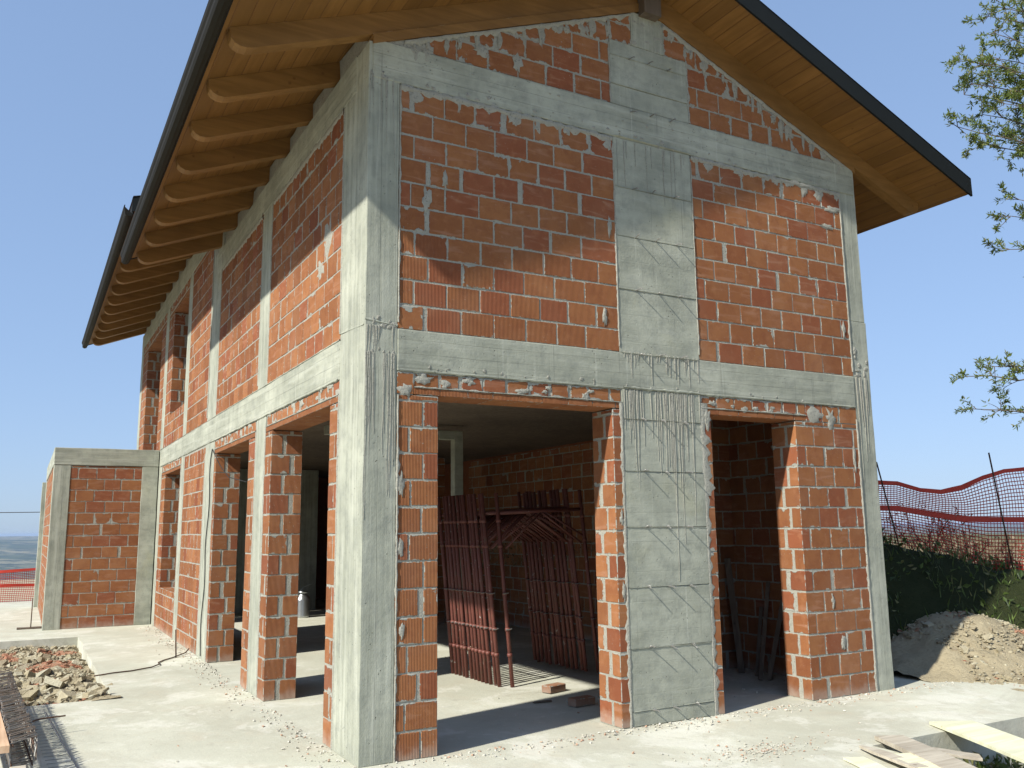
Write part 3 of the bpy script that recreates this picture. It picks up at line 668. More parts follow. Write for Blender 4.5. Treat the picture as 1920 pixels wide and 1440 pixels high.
def rafter_mesh(sd):
    """one rafter of one slope: bird-beaked tail, 0.11 m wide, along y from 0"""
    mb = MB(); Dp = .185; wd = .115
    xs = [-1.07, -1.055, -1.03, -.99, -.94, -.89, -.80, -.4, 0, 1.4, W/2-.07]
    def zb(x):
        t = x+1.07; base = soffit(x)-Dp
        if t < .18: return soffit(x)-.02-(Dp-.02)*math.sqrt(max(0, 1-((.18-t)/.18)**2))
        return base
    vs = []
    for x in xs:
        X = x if sd == 0 else W-x
        for y in (0, wd): vs += [(X, y, zb(x)), (X, y, soffit(x)-.0015)]
    fs = []
    for i in range(len(xs)-1):
        a, b = i*4, i*4+4
        fs += [(a, b, b+1, a+1), (a+2, a+3, b+3, b+2), (a, a+2, b+2, b), (a+1, b+1, b+3, a+3)]
    fs += [(0, 1, 3, 2)]
    mb.mesh_faces(vs, fs); return mb
for (y0, y1, dz, ys) in ((-.53, YM+.03, 0, [.005+.845*k for k in range(8)]), (YM-.06, YE+.30, DZ, [YM+.14+.80*k for k in range(12)])):
    rf = roof_section(y0, y1, dz, '')
    for sd in (0, 1):
        o0 = None
        for y in ys:
            if o0 is None: o0 = rafter_mesh(sd).build('rafter', M['rafter'], rf); o = o0
            else: o = o0.copy(); COL.objects.link(o); o.parent = rf
            o.location = (0, y, dz)
        # lumpy mortar between the rafter feet
        mb = MB()
        for ya, yb in zip(ys[:-1], ys[1:]):
            xa = .03 if sd == 0 else W-.25
            rough_box(mb, xa, xa+.22, ya+.117, yb-.002, 5.50+dz, soffit(0)+dz+.0, seg=.14, amp=.012)
        mb.build('eaves_filling', M['mortar'], rf)
    mb = MB(); xw = W/2; zt = soffit(xw)+dz-.06
    box(mb, xw-.10, xw+.10, y0+.43 if dz == 0 else y0+.1, y1-.1, zt-.30, zt); mb.build('ridge_beam', M['timber_and_shade'], rf)
    if dz == 0:
        for sd in (0, 1):
            mb = MB(); a, b = (.03, W/2-.101) if sd == 0 else (W/2+.101, W-.0)
            f0, f1 = wedge_bottom, lambda x: soffit(x)-.187
            hexa(mb, [(a, -.012, f0(a)), (b, -.012, f0(b)), (b, .12, f0(b)), (a, .12, f0(a)), (a, -.012, f1(a)), (b, -.012, f1(b)), (b, .12, f1(b)), (a, .12, f1(a))])
            mb.build('wall_plate', M['rafter'], rf)
            mb = MB(); strip(mb, (a, .002, f1(a)), (b, .002, f1(b)), Z_, -Y_, .004, .006, r2, .006); mb.build('foam_seal', plain('pale_foam', (.62, .5, .32), .8), rf)

# mortar thrown along seams on the gable and the sunny side
mb = MB(); r3 = random.Random(5)
def vseam(x, z0, z1, a=.02, b=.02, l=.007): strip(mb, (x, -.002, z0), (x+r3.uniform(-.008, .008), -.002, z1), X_, -Y_, a, b, r3, l)
vseam(.268, .0, 2.64, .008, .016); vseam(.268, 3.2, 5.15, .008, .014); vseam(2.348, 0, 2.7, .030, .014, .005); vseam(2.345, 3.2, 5.1, .012, .006); vseam(3.25, .0, 1.9, .010, .045, .0025); vseam(3.26, 1.9, 2.75, .03, .07, .003)
vseam(3.25, 3.2, 5.1, .005, .012); vseam(5.33, 0, 2.7, .022, .010); vseam(5.33, 3.2, 5.1, .018, .006); vseam(3.262, 5.5, 6.15, .006, .02); vseam(2.34, 5.5, 6.1, .012, .006)
for x0, x1 in ((.27, 2.34), (3.26, 5.33)):     # underside of the upper beam: mortar pushed in and running
    strip(mb, (x0, -.002, 5.15), (x1, -.002, 5.15), Z_, -Y_, .045, .03, r3, .008)
    x = x0
    while x < x1-.05:
        x += r3.uniform(.1, .42); h = r3.uniform(.06, .2); blob(mb, (min(x, x1-.05), -.001, 5.15-h*.3), X_, Z_, -Y_, r3.uniform(.04, .16), h, r3, .008, 0, pointed=True)
for x0, x1 in ((.3, 2.6), (2.98, 5.45)):       # along the rafter line of the gable
    strip(mb, (x0, -.002, wedge_bottom(x0)-.012), (x1, -.002, wedge_bottom(x1)-.012), Z_, -Y_, .045, .008, r3, .012)
    x = x0+.1
    while x < x1-.1:
        h = r3.uniform(.08, .3); blob(mb, (x, -.002, wedge_bottom(x)-.04-h*.35), X_, Z_, -Y_, r3.uniform(.03, .11), h, r3, .010, 0, pointed=True); x += r3.uniform(.08, .26)
for (x, z, ww, h) in ((.50, 4.22, .09, .22), (.66, 4.42, .05, .16), (.30, 1.95, .06, .2), (.30, 1.5, .05, .15), (.32, .9, .05, .12), (2.28, 4.3, .05, .2), (5.24, 3.62, .05, .18), (5.1, 4.75, .2, .06), (4.72, 2.72, .24, .17), (4.95, 2.70, .16, .2), (.33, 2.68, .12, .1), (3.31, 2.6, .1, .2), (5.26, 2.3, .05, .25), (2.31, 1.7, .05, .15), (2.31, 1.1, .04, .16), (4.9, .5, .07, .14), (4.8, .9, .05, .15), (5.2, 4.95, .26, .09), (1.0, 5.66, .14, .13), (1.35, 5.62, .1, .16), (2.2, 3.45, .05, .18)):
    blob(mb, (x, -.002, z), X_, Z_, -Y_, ww, h, r3, .012, 0)
mb.build('mortar_smear', M['mortar'], house); mb = MB()
def lseam(y, z0, z1, a, b, l=.006): strip(mb, (-.003, y, z0), (-.003, y, z1), Y_, -X_, a, b, r3, l)
for y, z0, z1 in ((.59, 0, 2.7), (.59, 3.2, 5.15), (3.04, 0, 2.7), (3.46, 0, 2.7), (3.04, 3.2, 5.1), (3.46, 3.2, 5.1), (5.86, 0, 2.7), (6.52, 0, 2.7), (5.86, 3.2, 5.4), (6.52, 3.2, 5.7), (8.32, 0, 2.7), (8.66, 0, 2.7), (10.93, 0, 2.7)):
    lseam(y, z0, z1, .014, .014)
mb.build('mortar_smear', M['mortar'], house); mb = MB()
for y, z, ww, h in ((1.0, 4.15, .3, .35), (1.2, 3.9, .25, .2)): blob(mb, (-.001, y, z), Y_, Z_, -X_, ww, h, r3, .003, 0)
for y0, y1, z in ((.62, 3.0, 5.15), (3.5, 5.8, 5.16)):
    mb.build('mortar_smear', M['mortar'], house); mb = MB()
    strip(mb, (-.002, y0, z), (-.002, y1, z), Z_, -X_, .04, .03, r3, .008)
mb.build('mortar_smear', M['mortar'], house)

# --- low flat-roofed annex on the far left
annex = MB(); AX0, AX1, AY = -1.745, -.012, 11.31
rough_box(annex, AX0, AX1, AY, 17.0, Z1B+.02, Z1T, seg=.3)
annex = annex.build('annex', [M['ch'], M['mortar']], house); annex['label'] = 'low flat roofed annex'
def ac(n, m, *b):
    mb = MB(); rough_box(mb, *b, seg=.12); return mb.build(n, [M[m], M['mortar']], annex)
ac('concrete_column', 'cv', AX0+.005, -1.47, AY+.004, AY+.30, 0, Z1B+.018); ac('concrete_column', 'cp', -.29, AX1, AY+.004, AY+.30, 0, Z1B+.018); ac('concrete_column', 'cv', AX0+.005, -1.47, 16.7, 17.0, 0, Z1B+.018)
wall('brick_wall', annex, 'x', -1.47, -.29, 0, Z1B+.018, AY+.012, 1, seed=81, style=.1, smear=.35, bl=.30)
wall('brick_wall', annex, 'y', AY+.30, 16.7, 0, Z1B+.018, AX0+.012, 1, seed=82, style=.1, smear=.3, bl=.30)
ac('concrete_column', 'cv', AX0-.075, AX0+.02, 17.004, 17.25, 0, Z1B)
# black cable fixed to the second column, loose end into the opening
mb = MB(); pts = [(-.012, 5.95, 2.72)]
for i in range(1, 22): z = 2.72-2.68*i/21; pts.append((-.014, 5.98+.05*math.sin(i*.8)+.22*i/21, z))
tube(mb, pts, .007, 5); tube(mb, [(-.012, 5.95, 2.72), (-.03, 5.75, 2.66), (-.02, 5.3, 2.45), (-.01, 4.8, 2.28), (.1, 4.3, 2.2)], .005, 5)
mb.build('cable', M['black'], house)

# ================================================================ SCAFFOLD FRAMES leaning inside the wide doorway
def frame_thing():
    t = empty('scaffold_frame'); Hh, Wd, rr = 2.02, 1.09, .0215
    for x in (0, Wd):
        mb = MB(); tube(mb, [(x, 0, 0), (x, 0, Hh)], rr, 10)
        for z in (.32, .58, .95, 1.45, 1.72): tube(mb, [(x, 0, z-.018), (x, 0, z+.018)], rr+.007, 8)
        mb.build('leg', M['scaf'], t)
    mb = MB(); tube(mb, [(rr, 0, 1.80), (Wd-rr, 0, 1.80)], rr*.9, 8); mb.build('crossbar', M['scaf'], t)
    mb = MB()
    for x, s in ((.54, -1), (.56, 1)):
        tube(mb, [(x, -.002, 1.78), (x+s*.48, -.002, 1.42)], .012, 6); tube(mb, [(x+s*.06, .004, 1.78), (x+s*.52, .004, 1.50)], .012, 6)
    mb.build('brace', M['scaf'], t)
    for x, z in ((0, .58), (0, .95), (Wd, .58), (Wd, .95)):
        mb = MB(); tube(mb, [(x-.035, -.028, z), (x, -.032, z), (x+.035, -.028, z+.005)], .006, 5); mb.build('hook', M['wire'], t)
    return t
proto = frame_thing(); kids = list(proto.children)
NF = 14
for i in range(NF):
    if i == 0: o = proto
    else:
        o = proto.copy(); COL.objects.link(o)
        for k in kids: c = k.copy(); COL.objects.link(c); c.parent = o
    first, last = i == 0, i == NF-1
    y = 2.18+(0 if first else .01+.086*i)
    o.location = (2.43 if first else 2.335-.004*i+r3.uniform(-.012, .012), y, 0)
    o.rotation_euler = (R(-4.2+r3.uniform(-.6, .6)), R(-3.0+r3.uniform(-.5, .5)), R(r3.uniform(-1, 1)))
    if first: l = 'red-brown steel scaffold frame standing apart in front of the stack in the wide doorway'
    elif last: l = 'rearmost red-brown scaffold frame of the stack, farthest inside the wide doorway'
    else: l = ('second', 'third', 'fourth', 'fifth', 'sixth', 'seventh', 'eighth', 'ninth', 'tenth', 'eleventh', 'twelfth', 'thirteenth')[i-1]+' scaffold frame from the front in the red-brown stack inside the wide doorway'
    tag(o, l, 'scaffold frame', 'scaffold frames stacked inside the doorway')
    if not first and not last: pass
# timber props in the narrow doorway
def prop(p0, p1, w_, lab):
    mb = MB(); p0, p1 = Vector(p0), Vector(p1); d = (p1-p0).normalized(); a = d.orthogonal().normalized()*w_; b = d.cross(a)
    vs = [p0+a+b, p0-a+b, p0-a-b, p0+a-b, p1+a+b, p1-a+b, p1-a-b, p1+a-b]
    mb.mesh_faces(vs, [(3, 2, 1, 0), (4, 5, 6, 7), (0, 1, 5, 4), (1, 2, 6, 5), (2, 3, 7, 6), (3, 0, 4, 7)])
    tag(mb.build('timber_prop', M['timber_and_shade']), lab, 'timber prop', 'timber props leaning inside the narrow doorway')
prop((5.02, 1.55, .0), (5.10, 1.78, 1.25), .035, 'tall dark timber prop standing upright against the inner brick wall of the narrow doorway')
prop((4.86, 1.10, .0), (5.2, 1.25, 1.0), .022, 'thin dark stick slanting to the right inside the narrow doorway, second from the tall prop')
prop((4.93, 1.05, .0), (5.22, 1.05, .85), .024, 'dark timber offcut leaning at the right side inside the narrow doorway, nearest the jamb')
prop((5.0, 1.3, .0), (5.22, 1.4, .72), .02, 'short dark timber leaning low between the tall prop and the jamb of the narrow doorway')
def loose_brick(loc, rz, lab, s=(.24, .12, .07)):
    mb = MB(); block(mb, 0, s[0], 0, s[1], 0, s[2], (.6, 1., .25, .3), .004, .006)
    o = mb.build('loose_brick', [M['brick'], M['mortar']]); o.location = loc; o.rotation_euler = (0, 0, rz)
    tag(o, lab, 'brick', 'loose bricks on the floor of the wide doorway')
loose_brick((2.55, 1.62, .002), .3, 'red brick in sunlight on the floor, farther of the two inside the wide doorway')
loose_brick((2.40, .93, .002), .12, 'red brick in shade on the floor, nearer of the two inside the wide doorway')
mb = MB(); hexa(mb, [(2.18, 1.30, .002), (2.36, 1.28, .002), (2.37, 1.31, .002), (2.18, 1.33, .002), (2.18, 1.30, .016), (2.36, 1.28, .014), (2.37, 1.31, .016), (2.18, 1.33, .014)])
tag(mb.build('wood_scrap', M['timber_and_shade']), 'small dark wood scrap on the shaded floor beside the two loose bricks', 'wood scrap')
mb = MB(); hexa(mb, [(1.95, 3.5, 0), (2.02, 3.5, 0), (2.02, 3.53, 0), (1.95, 3.53, 0), (2.02, 3.8, 1.3), (2.09, 3.8, 1.3), (2.09, 3.83, 1.3), (2.02, 3.83, 1.3)])
tag(mb.build('leaning_board', M['plankg']), 'pale narrow board leaning behind the scaffold frames at the left of the wide doorway', 'board')
# milk can seen through the first side opening
can = tag(empty('milk_can', (2.66, 10.93, .0)), 'dented grey metal milk can standing on the floor deep inside the house', 'milk can')
def lathe(mb, prof, n=20):
    vs = [(r*math.cos(2*math.pi*k/n), r*math.sin(2*math.pi*k/n), z) for r, z in prof for k in range(n)]; m = len(prof)
    mb.mesh_faces(vs, [(i*n+k, i*n+(k+1) % n, (i+1)*n+(k+1) % n, (i+1)*n+k) for i in range(m-1) for k in range(n)], 0, (.5, 0, 0, 1), True)
mb = MB(); lathe(mb, [(0, 0), (.135, 0), (.14, .02), (.136, .04), (.14, .32), (.136, .345), (.1, .40), (.075, .43), (.075, .46), (0, .46)]); mb.build('body', M['zinc'], can)
mb = MB(); lathe(mb, [(.078, .45), (.105, .46), (.105, .485), (.07, .50), (0, .505)]); mb.build('lid', M['zinc'], can)
mb = MB(); tube(mb, [(-.10, 0, .44), (0, .0, .56), (.10, 0, .60), (.19, 0, .63)], .008, 6); mb.build('handle', M['zinc'], can)

# ================================================================ THE SETTING
def grid_ticks(a, b, step, cuts):
    pts = sorted(set([a, b]+[c for c in cuts if a < c < b])); out = []
    for p, q in zip(pts[:-1], pts[1:]):
        n = max(1, int(round((q-p)/step))); out += [p+(q-p)*i/n for i in range(n)]
    return out+[b]
def slab_has(x, y):
    if x < -1.25 and 3.80 < y < 9.90: return False
    if x > 3.5 and y < -1.42: return False
    return True
gx = grid_ticks(-9, 7.0, .3, [-1.25, 3.5, 5.6]); gy = grid_ticks(-9, 19.6, .3, [3.8, 9.9, -1.42, 0])
mb = MB(); idx = {}; vs = []; fs = []
def edgewob(x, y):
    # broken edges of the cast slab
    wx = wy = 0
    if abs(x+1.25) < .01 and 3.7 < y < 10: wx = .05*noise.noise(Vector((y*1.4, 0, 3)))+.02*noise.noise(Vector((y*7, 0, 3)))
    if abs(x-7) < .01: wx = .2*noise.noise(Vector((y*.9, 0, 3)))
    return wx, wy
def gv(i, j):
    if (i, j) in idx: return idx[(i, j)]
    x, y = gx[i], gy[j]; a, b = edgewob(x, y)
    vs.append((x+a, y+b, .006*noise.noise(Vector((x*.6, y*.6, 0))))); idx[(i, j)] = len(vs)-1; return len(vs)-1
cells = {(i, j) for i in range(len(gx)-1) for j in range(len(gy)-1) if slab_has((gx[i]+gx[i+1])/2, (gy[j]+gy[j+1])/2)}
low = {}
def lv(k):
    if k not in low: x, y, z = vs[k]; vs.append((x, y, -.42)); low[k] = len(vs)-1
    return low[k]
for (i, j) in list(cells):
    a, b, c, d = gv(i, j), gv(i+1, j), gv(i+1, j+1), gv(i, j+1); fs.append((a, b, c, d))
    for (p, q, n) in ((a, b, (i, j-1)), (b, c, (i+1, j)), (c, d, (i, j+1)), (d, a, (i-1, j))):
        if n not in cells: fs.append((p, lv(p), lv(q), q))
mb.mesh_faces(vs, fs, 0, (.5, 0, 0, 1), False)
tag(mb.build('concrete_slab', M['slab']), kind='structure')

# fence line on the right-hand bank
FA = Vector((8.45, 1.96, 0)); FD = Vector((.889, -.458, 0)); FN = Vector((.458, .889, 0))
def bank_h(x, y):
    p = Vector((x, y, 0))-FA; u, s = p.dot(FD), p.dot(FN)
    top = 1.27-.185*u; top = max(.5, min(1.45, top))
    t = (s+2.35)/2.35; t = max(0, min(1, t)); t = t*t*(3-2*t)
    h = -.12+(top+.12)*t
    if s > 0: h = top-.16*s if s < 4 else top-.64
    h += .10*noise.noise(Vector((x*1.3, y*1.3, 1)))+.05*noise.noise(Vector((x*4, y*4, 1)))
    return h
def heap(x, y):   # rubble heaped against the bank
    h = 0
    for cx, cy, rx, ry, hh in ((7.85, .85, 1.4, 1.1, .55), (8.6, -.1, 1.4, .8, .34), (7.5, -.7, 1.1, .6, .1)):
        d = ((x-cx)/rx)**2+((y-cy)/ry)**2; h = max(h, hh*math.exp(-d*1.1))
    return h
def sheet(name, x0, x1, y0, y1, step, hf, mat, kind='structure', keep=None):
    mb = MB(); nx, ny = int((x1-x0)/step), int((y1-y0)/step); vs = []
    for i in range(nx+1):
        for j in range(ny+1):
            x, y = x0+(x1-x0)*i/nx, y0+(y1-y0)*j/ny; vs.append((x, y, hf(x, y)))
    fs = []
    for i in range(nx):
        for j in range(ny):
            if keep and not keep(x0+(x1-x0)*(i+.5)/nx, y0+(y1-y0)*(j+.5)/ny): continue
            a = i*(ny+1)+j; fs.append((a, a+ny+1, a+ny+2, a+1))
    mb.mesh_faces(vs, fs, 0, (.5, 0, 0, 1), True)
    return tag(mb.build(name, mat), kind=kind)
sheet('bank', 6.4, 17, -7, 13, .16, bank_h, M['bank'], keep=lambda x, y: x > 6.85 or y > 14)
def chunk(mb, p, s, rr, flat=.6, mat=0, col=None):
    vs = []
    rx, ry, rz = rr.uniform(0, 6.3), rr.uniform(-.5, .5), rr.uniform(-.5, .5)
    m = Matrix.Rotation(rx, 3, 'Z') @ Matrix.Rotation(ry, 3, 'X') @ Matrix.Rotation(rz, 3, 'Y')
    ax, ay, az = s*rr.uniform(.6, 1.25), s*rr.uniform(.45, .9), s*flat*rr.uniform(.4, 1)
    for k in range(8):
        v = Vector(((1 if k in (1, 2, 5, 6) else -1)*ax*rr.uniform(.55, 1), (1 if k in (2, 3, 6, 7) else -1)*ay*rr.uniform(.55, 1), (1 if k > 3 else -1)*az*rr.uniform(.6, 1)))
        vs.append(m @ v*.5+Vector(p))
    a, b, c, d, e, f, g, h = range(8)
    F = [(3, 2, 1, 0), (4, 5, 6), (4, 6, 7), (0, 1, 5, 4), (1, 2, 6), (1, 6, 5), (2, 3, 7, 6), (3, 0, 4), (3, 4, 7)]
    mb.mesh_faces(vs, F, mat, col or (rr.random(), 0, 0, 1))
rr = random.Random(11)
# left: pit of rubble between the slabs
def pit_h(x, y):
    t = max(0, min(1, (9.9-y)/6.1)); e = .05*min(1, (-1.25-x)/.4)
    return -.20+.17*t+.10*noise.noise(Vector((x*1.3, y*1.3, 0)))+.05*noise.noise(Vector((x*4, y*4, 2)))
sheet('rubble_ground', -9, -1.17, 3.74, 9.97, .1, pit_h, M['rsoil'])
mb = MB()
def tone(x, y, rr, red=.5):
    n = noise.noise(Vector((x*1.5, y*1.5, 8)))+.3*noise.noise(Vector((x*5, y*5, 3)))
    if n > .16 and rr.random() < .75: return (rr.choice((.5, .93)), 0, 0, 1)
    return (rr.choice((.02, .18, .33, .6, .75, .2, .05)), 0, 0, 1)
for i in range(9000):
    x = rr.uniform(-2.9, -1.3); y = rr.uniform(3.85, 9.85)
    if x < -4: continue
    s = rr.choice((.02, .025, .03, .045, .05, .06, .08)) if rr.random() < .97 else rr.uniform(.09, .16)
    chunk(mb, (min(x, -1.27-s*.55), max(3.82+s*.5, y), pit_h(x, y)+s*.16), s, rr, col=tone(x, y, rr))
for (x, y, s) in ((-1.62, 4.35, .34), (-1.5, 4.15, .26), (-1.72, 5.0, .40), (-1.5, 5.05, .30), (-1.95, 4.75, .3), (-1.9, 5.7, .32), (-1.45, 4.02, .22), (-2.1, 4.2, .34), (-1.38, 4.5, .2), (-1.8, 6.4, .3)):
    chunk(mb, (x, y, pit_h(x, y)+s*.14), s*.72, rr, .5, col=(rr.choice((.18, .02, .6)), 0, 0, 1))
tag(mb.build('rubble', M['rubble']), kind='stuff')
# right: rubble heaped against the bank
sheet('rubble_ground', 6.2, 10.6, -2.6, 3.4, .08, lambda x, y: max(-.15, bank_h(x, y) if False else -.10)+heap(x, y)*1.15+.05*noise.noise(Vector((x*3, y*3, 0)))+.05*noise.noise(Vector((x*9, y*9, 0)))+.02, M['rsoil'], keep=lambda x, y: heap(x, y) > .035)
mb = MB()
for i in range(10000):
    x, y = rr.uniform(6.5, 10.4), rr.uniform(-1.9, 2.7); h = heap(x, y)
    if h < .05: continue
    if x < 6.75+.25*math.sin(y*3): continue
    s = rr.choice((.015, .02, .025, .03, .03, .045, .06)) if rr.random() < .985 else rr.uniform(.06, .12)
    chunk(mb, (x, y, -.08+h*1.15+s*.15), s, rr, col=tone(x, y, rr))
for k in range(26):
    x, y = 6.95+rr.uniform(-.1, .25), rr.uniform(-1.0, .4); chunk(mb, (x, y, .03), rr.uniform(.05, .12), rr, .4, col=(rr.choice((.5, .93, .1)), 0, 0, 1))
chunk(mb, (8.3, 1.35, .62), .5, rr, .25, col=(.18, 0, 0, 1)); chunk(mb, (8.0, 1.4, .55), .3, rr, .3, col=(.5, 0, 0, 1))
tag(mb.build('rubble', M['rubble']), kind='stuff')
# mortar crumbs along the foot of the walls
mb = MB()
for i in range(1900):
    if rr.random() < .5: x, y = rr.uniform(.1, 7.0), -abs(rr.gauss(0, .13))-.01
    else: x, y = -abs(rr.gauss(0, .14))-.01, rr.uniform(0, 11)
    if rr.random() < .10: x, y = rr.uniform(-1.2, 5.2), rr.uniform(-1.4, 2.)
    s = rr.choice((.006, .009, .012, .018, .026)); chunk(mb, (x, y, s*.25), s, rr, .6)
for k in range(420):
    a, q = rr.uniform(0, 6.28), abs(rr.gauss(0, .4)); x, y = 2.72+q*math.cos(a)*1.0, -1.12+q*math.sin(a)*.42; s = rr.choice((.006, .01, .014, .02)); chunk(mb, (x, y, s*.2), s, rr, .5, col=(rr.choice((.1, .3, .9, .6)), 0, 0, 1))
tag(mb.build('mortar_crumbs', M['chip']), kind='stuff')

# open land around, falling away to a valley with hills
def land_h(r, a):
    # a measured clockwise from +Y; the hill drops to the north-west, rises gently to the east
    n = noise.noise(Vector((math.sin(a)*3, math.cos(a)*3, r*.0006)))
    east = max(0, min(1, (math.degrees(a)-28)/22)) if 0 < math.degrees(a) < 130 else (1 if 130 <= math.degrees(a) < 170 else 0)
    near = -.45
    if r < 24: return near
    t = min(1, (r-24)/650); drop = near-105*(t*t*(3-2*t))
    far = max(0, min(1, (r-1500)/4200)); hl = 92*far*far*(3-2*far)+45*far*n
    west = drop+hl+8*noise.noise(Vector((r*.004*math.sin(a), r*.004*math.cos(a), 5)))*min(1, r/300)
    te = min(1, (r-24)/40); est = near+.1*te-1.6*max(0, min(1, (r-60)/300))-25*max(0, min(1, (r-300)/2500))+20*max(0, (r-3000)/5000)
    return west*(1-east)+est*east
mb = MB(); NA = 144; rs = [0, 8, 14, 20, 24, 28, 34, 42, 55, 75, 100, 140, 200, 280, 380, 500, 700, 900, 1200, 1500, 1900, 2400, 3000, 3600, 4300, 5000, 6000, 7500, 9500]
vs = []
for r in rs:
    for k in range(NA):
        a = -math.pi+2*math.pi*k/NA
        vs.append((r*math.sin(a), r*math.cos(a), land_h(r, a) if r > 0 else -.45))
fs = [(i*NA+k, (i+1)*NA+k, (i+1)*NA+(k+1) % NA, i*NA+(k+1) % NA) for i in range(len(rs)-1) for k in range(NA)]
mb.mesh_faces(vs, fs, 0, (.5, 0, 0, 1), True)
def land_mat():
    t = NT('far_land', .97, .1); p = t.pos(); s = t.xyz(p)
    r = t.n('ShaderNodeVectorMath', operation='LENGTH'); t.set(r.inputs[0], p); rr_ = r.outputs[1]
    near = t.mix(t.noise(p, .6, 7, .65), (.30, .25, .16), (.46, .41, .30))
    vo = t.n('ShaderNodeTexVoronoi'); t.set(vo.inputs['Vector'], t.map(p, (.0045, .0045, .0045))); vo.inputs['Scale'].default_value = 1.
    fields = t.mix(t.ramp(t.xyz(vo.outputs['Color'])[0], .2, .8), (.055, .075, .03), (.20, .18, .10))
    fields = t.mix(t.ramp(t.noise(p, .012, 6, .7), .48, .58), fields, (.03, .045, .02))
    return t.out(t.mix(t.ramp(rr_, 40, 160), near, fields))
tag(mb.build('ground', land_mat()), kind='structure')

# ================================================================ FENCES OF RED PLASTIC NET
def net_fence(P, label, rows, pitch, hz, band=.06, seed=1, lean=(0, 0), posts=(), mid=True):
    """P: list of (x, y, z_bottom, z_top) along the fence"""
    P = [p if len(p) == 5 else p+(p[2]+(p[3]-p[2])*.52,) for p in P]
    rq = random.Random(seed); f = empty('safety_fence', (P[0][0], P[0][1], P[0][2])); ox, oy, oz = P[0][:3]
    pts = []; 
    for a, b in zip(P[:-1], P[1:]):
        L = math.hypot(b[0]-a[0], b[1]-a[1]); n = max(1, int(L/pitch)); pts += [tuple(a[k]+(b[k]-a[k])*i/n for k in range(5)) for i in range(n)]
    pts.append(P[-1])
    def S(i, v):
        x, y, z0, z1, zm = pts[i]; u = i*pitch
        z = z0+(zm-z0)*v/.52 if v < .52 else zm+(z1-zm)*(v-.52)/.48; bul = .06*math.sin(u*1.7+v*2+seed)*math.sin(v*3.14)+.03*noise.noise(Vector((u*2, v*3, seed)))
        warp = .05*noise.noise(Vector((u*.9, v*2.2, seed+4)))*math.sin(v*3.14)
        return Vector((x-ox+bul*.4+lean[0]*v, y-oy+bul+lean[1]*v, z-oz+warp))
    mb = MB(); w = .0062
    for k in range(1, rows):
        v = k/rows; pr = None
        for i in range(len(pts)):
            p = S(i, v)
            if pr is not None: mb.quad([pr-Z_*w, p-Z_*w, p+Z_*w, pr+Z_*w])
            pr = p
    for i in range(len(pts)):
        if i+1 < len(pts): d = (S(i+1, .5)-S(i, .5)).normalized()
        pr = None
        for k in range(0, rows+1, 1):
            p = S(i, k/rows)
            if pr is not None: mb.quad([pr-d*w*.8, pr+d*w*.8, p+d*w*.8, p-d*w*.8])
            pr = p
    mb.build('net', M['net'], f)
    for v, bw in ((1., band), (.52, band*1.2)) if mid else ((1., band),):
        mb = MB(); pr = None
        for i in range(len(pts)):
            p = S(i, v)+Vector((.0, -.006, 0)); q = Z_*bw*.5*(1+.25*noise.noise(Vector((i*.05, v, 2))))
            if pr is not None: mb.quad([pr[0]-pr[1], p-q, p+q, pr[0]+pr[1]]); mb.quad([pr[0]-pr[1]+Y_*.003, pr[0]+pr[1]+Y_*.003, p+q+Y_*.003, p-q+Y_*.003])
            pr = (p, q)
        mb.build('band', M['netb'], f)
    for (x, y, z, tx, ty, tz) in posts:
        mb = MB(); tube(mb, [(x-ox, y-oy, z-oz-.3), (tx-ox, ty-oy, tz-oz)], .011, 6); mb.build('post', M['steel'], f)
    return tag(f, label, 'fence')
def fp(u, top, mid):
    p = FA+FD*u; h = bank_h(p.x, p.y); return (p.x, p.y, h, top, mid)
net_fence([fp(-3.0, 2.15, 1.8), fp(-1.6, 2.16, 1.8), fp(-.6, 2.22, 1.83), fp(0, 2.19, 1.82), fp(.3, 2.09, 1.79), fp(.6, 2.06, 1.75), fp(.9, 2.12, 1.70), fp(1.2, 2.25, 1.67), fp(1.51, 2.34, 1.66), fp(2.2, 2.40, 1.66), fp(3.2, 2.40, 1.66)],
          'red plastic net fence on leaning rusty stakes along the top of the dark bank', 27, .042, 0, posts=[(8.46, 1.93, 1.2, 8.04, 1.95, 2.47), (9.80, 1.24, 1.0, 9.40, 1.20, 2.58)], seed=2)
net_fence([(-6.5, 19.3, -.02, .80), (-4, 19.2, -.02, .74), (-2.5, 19.1, -.02, .74), (-1.4, 19.1, -.02, .80), (1, 19.0, -.02, .8)],
          'low red plastic net fence along the far edge of the slab behind the annex', 18, .045, 0, posts=[(-3.2, 19.05, 0, -3.2, 19.0, .95)], seed=5)

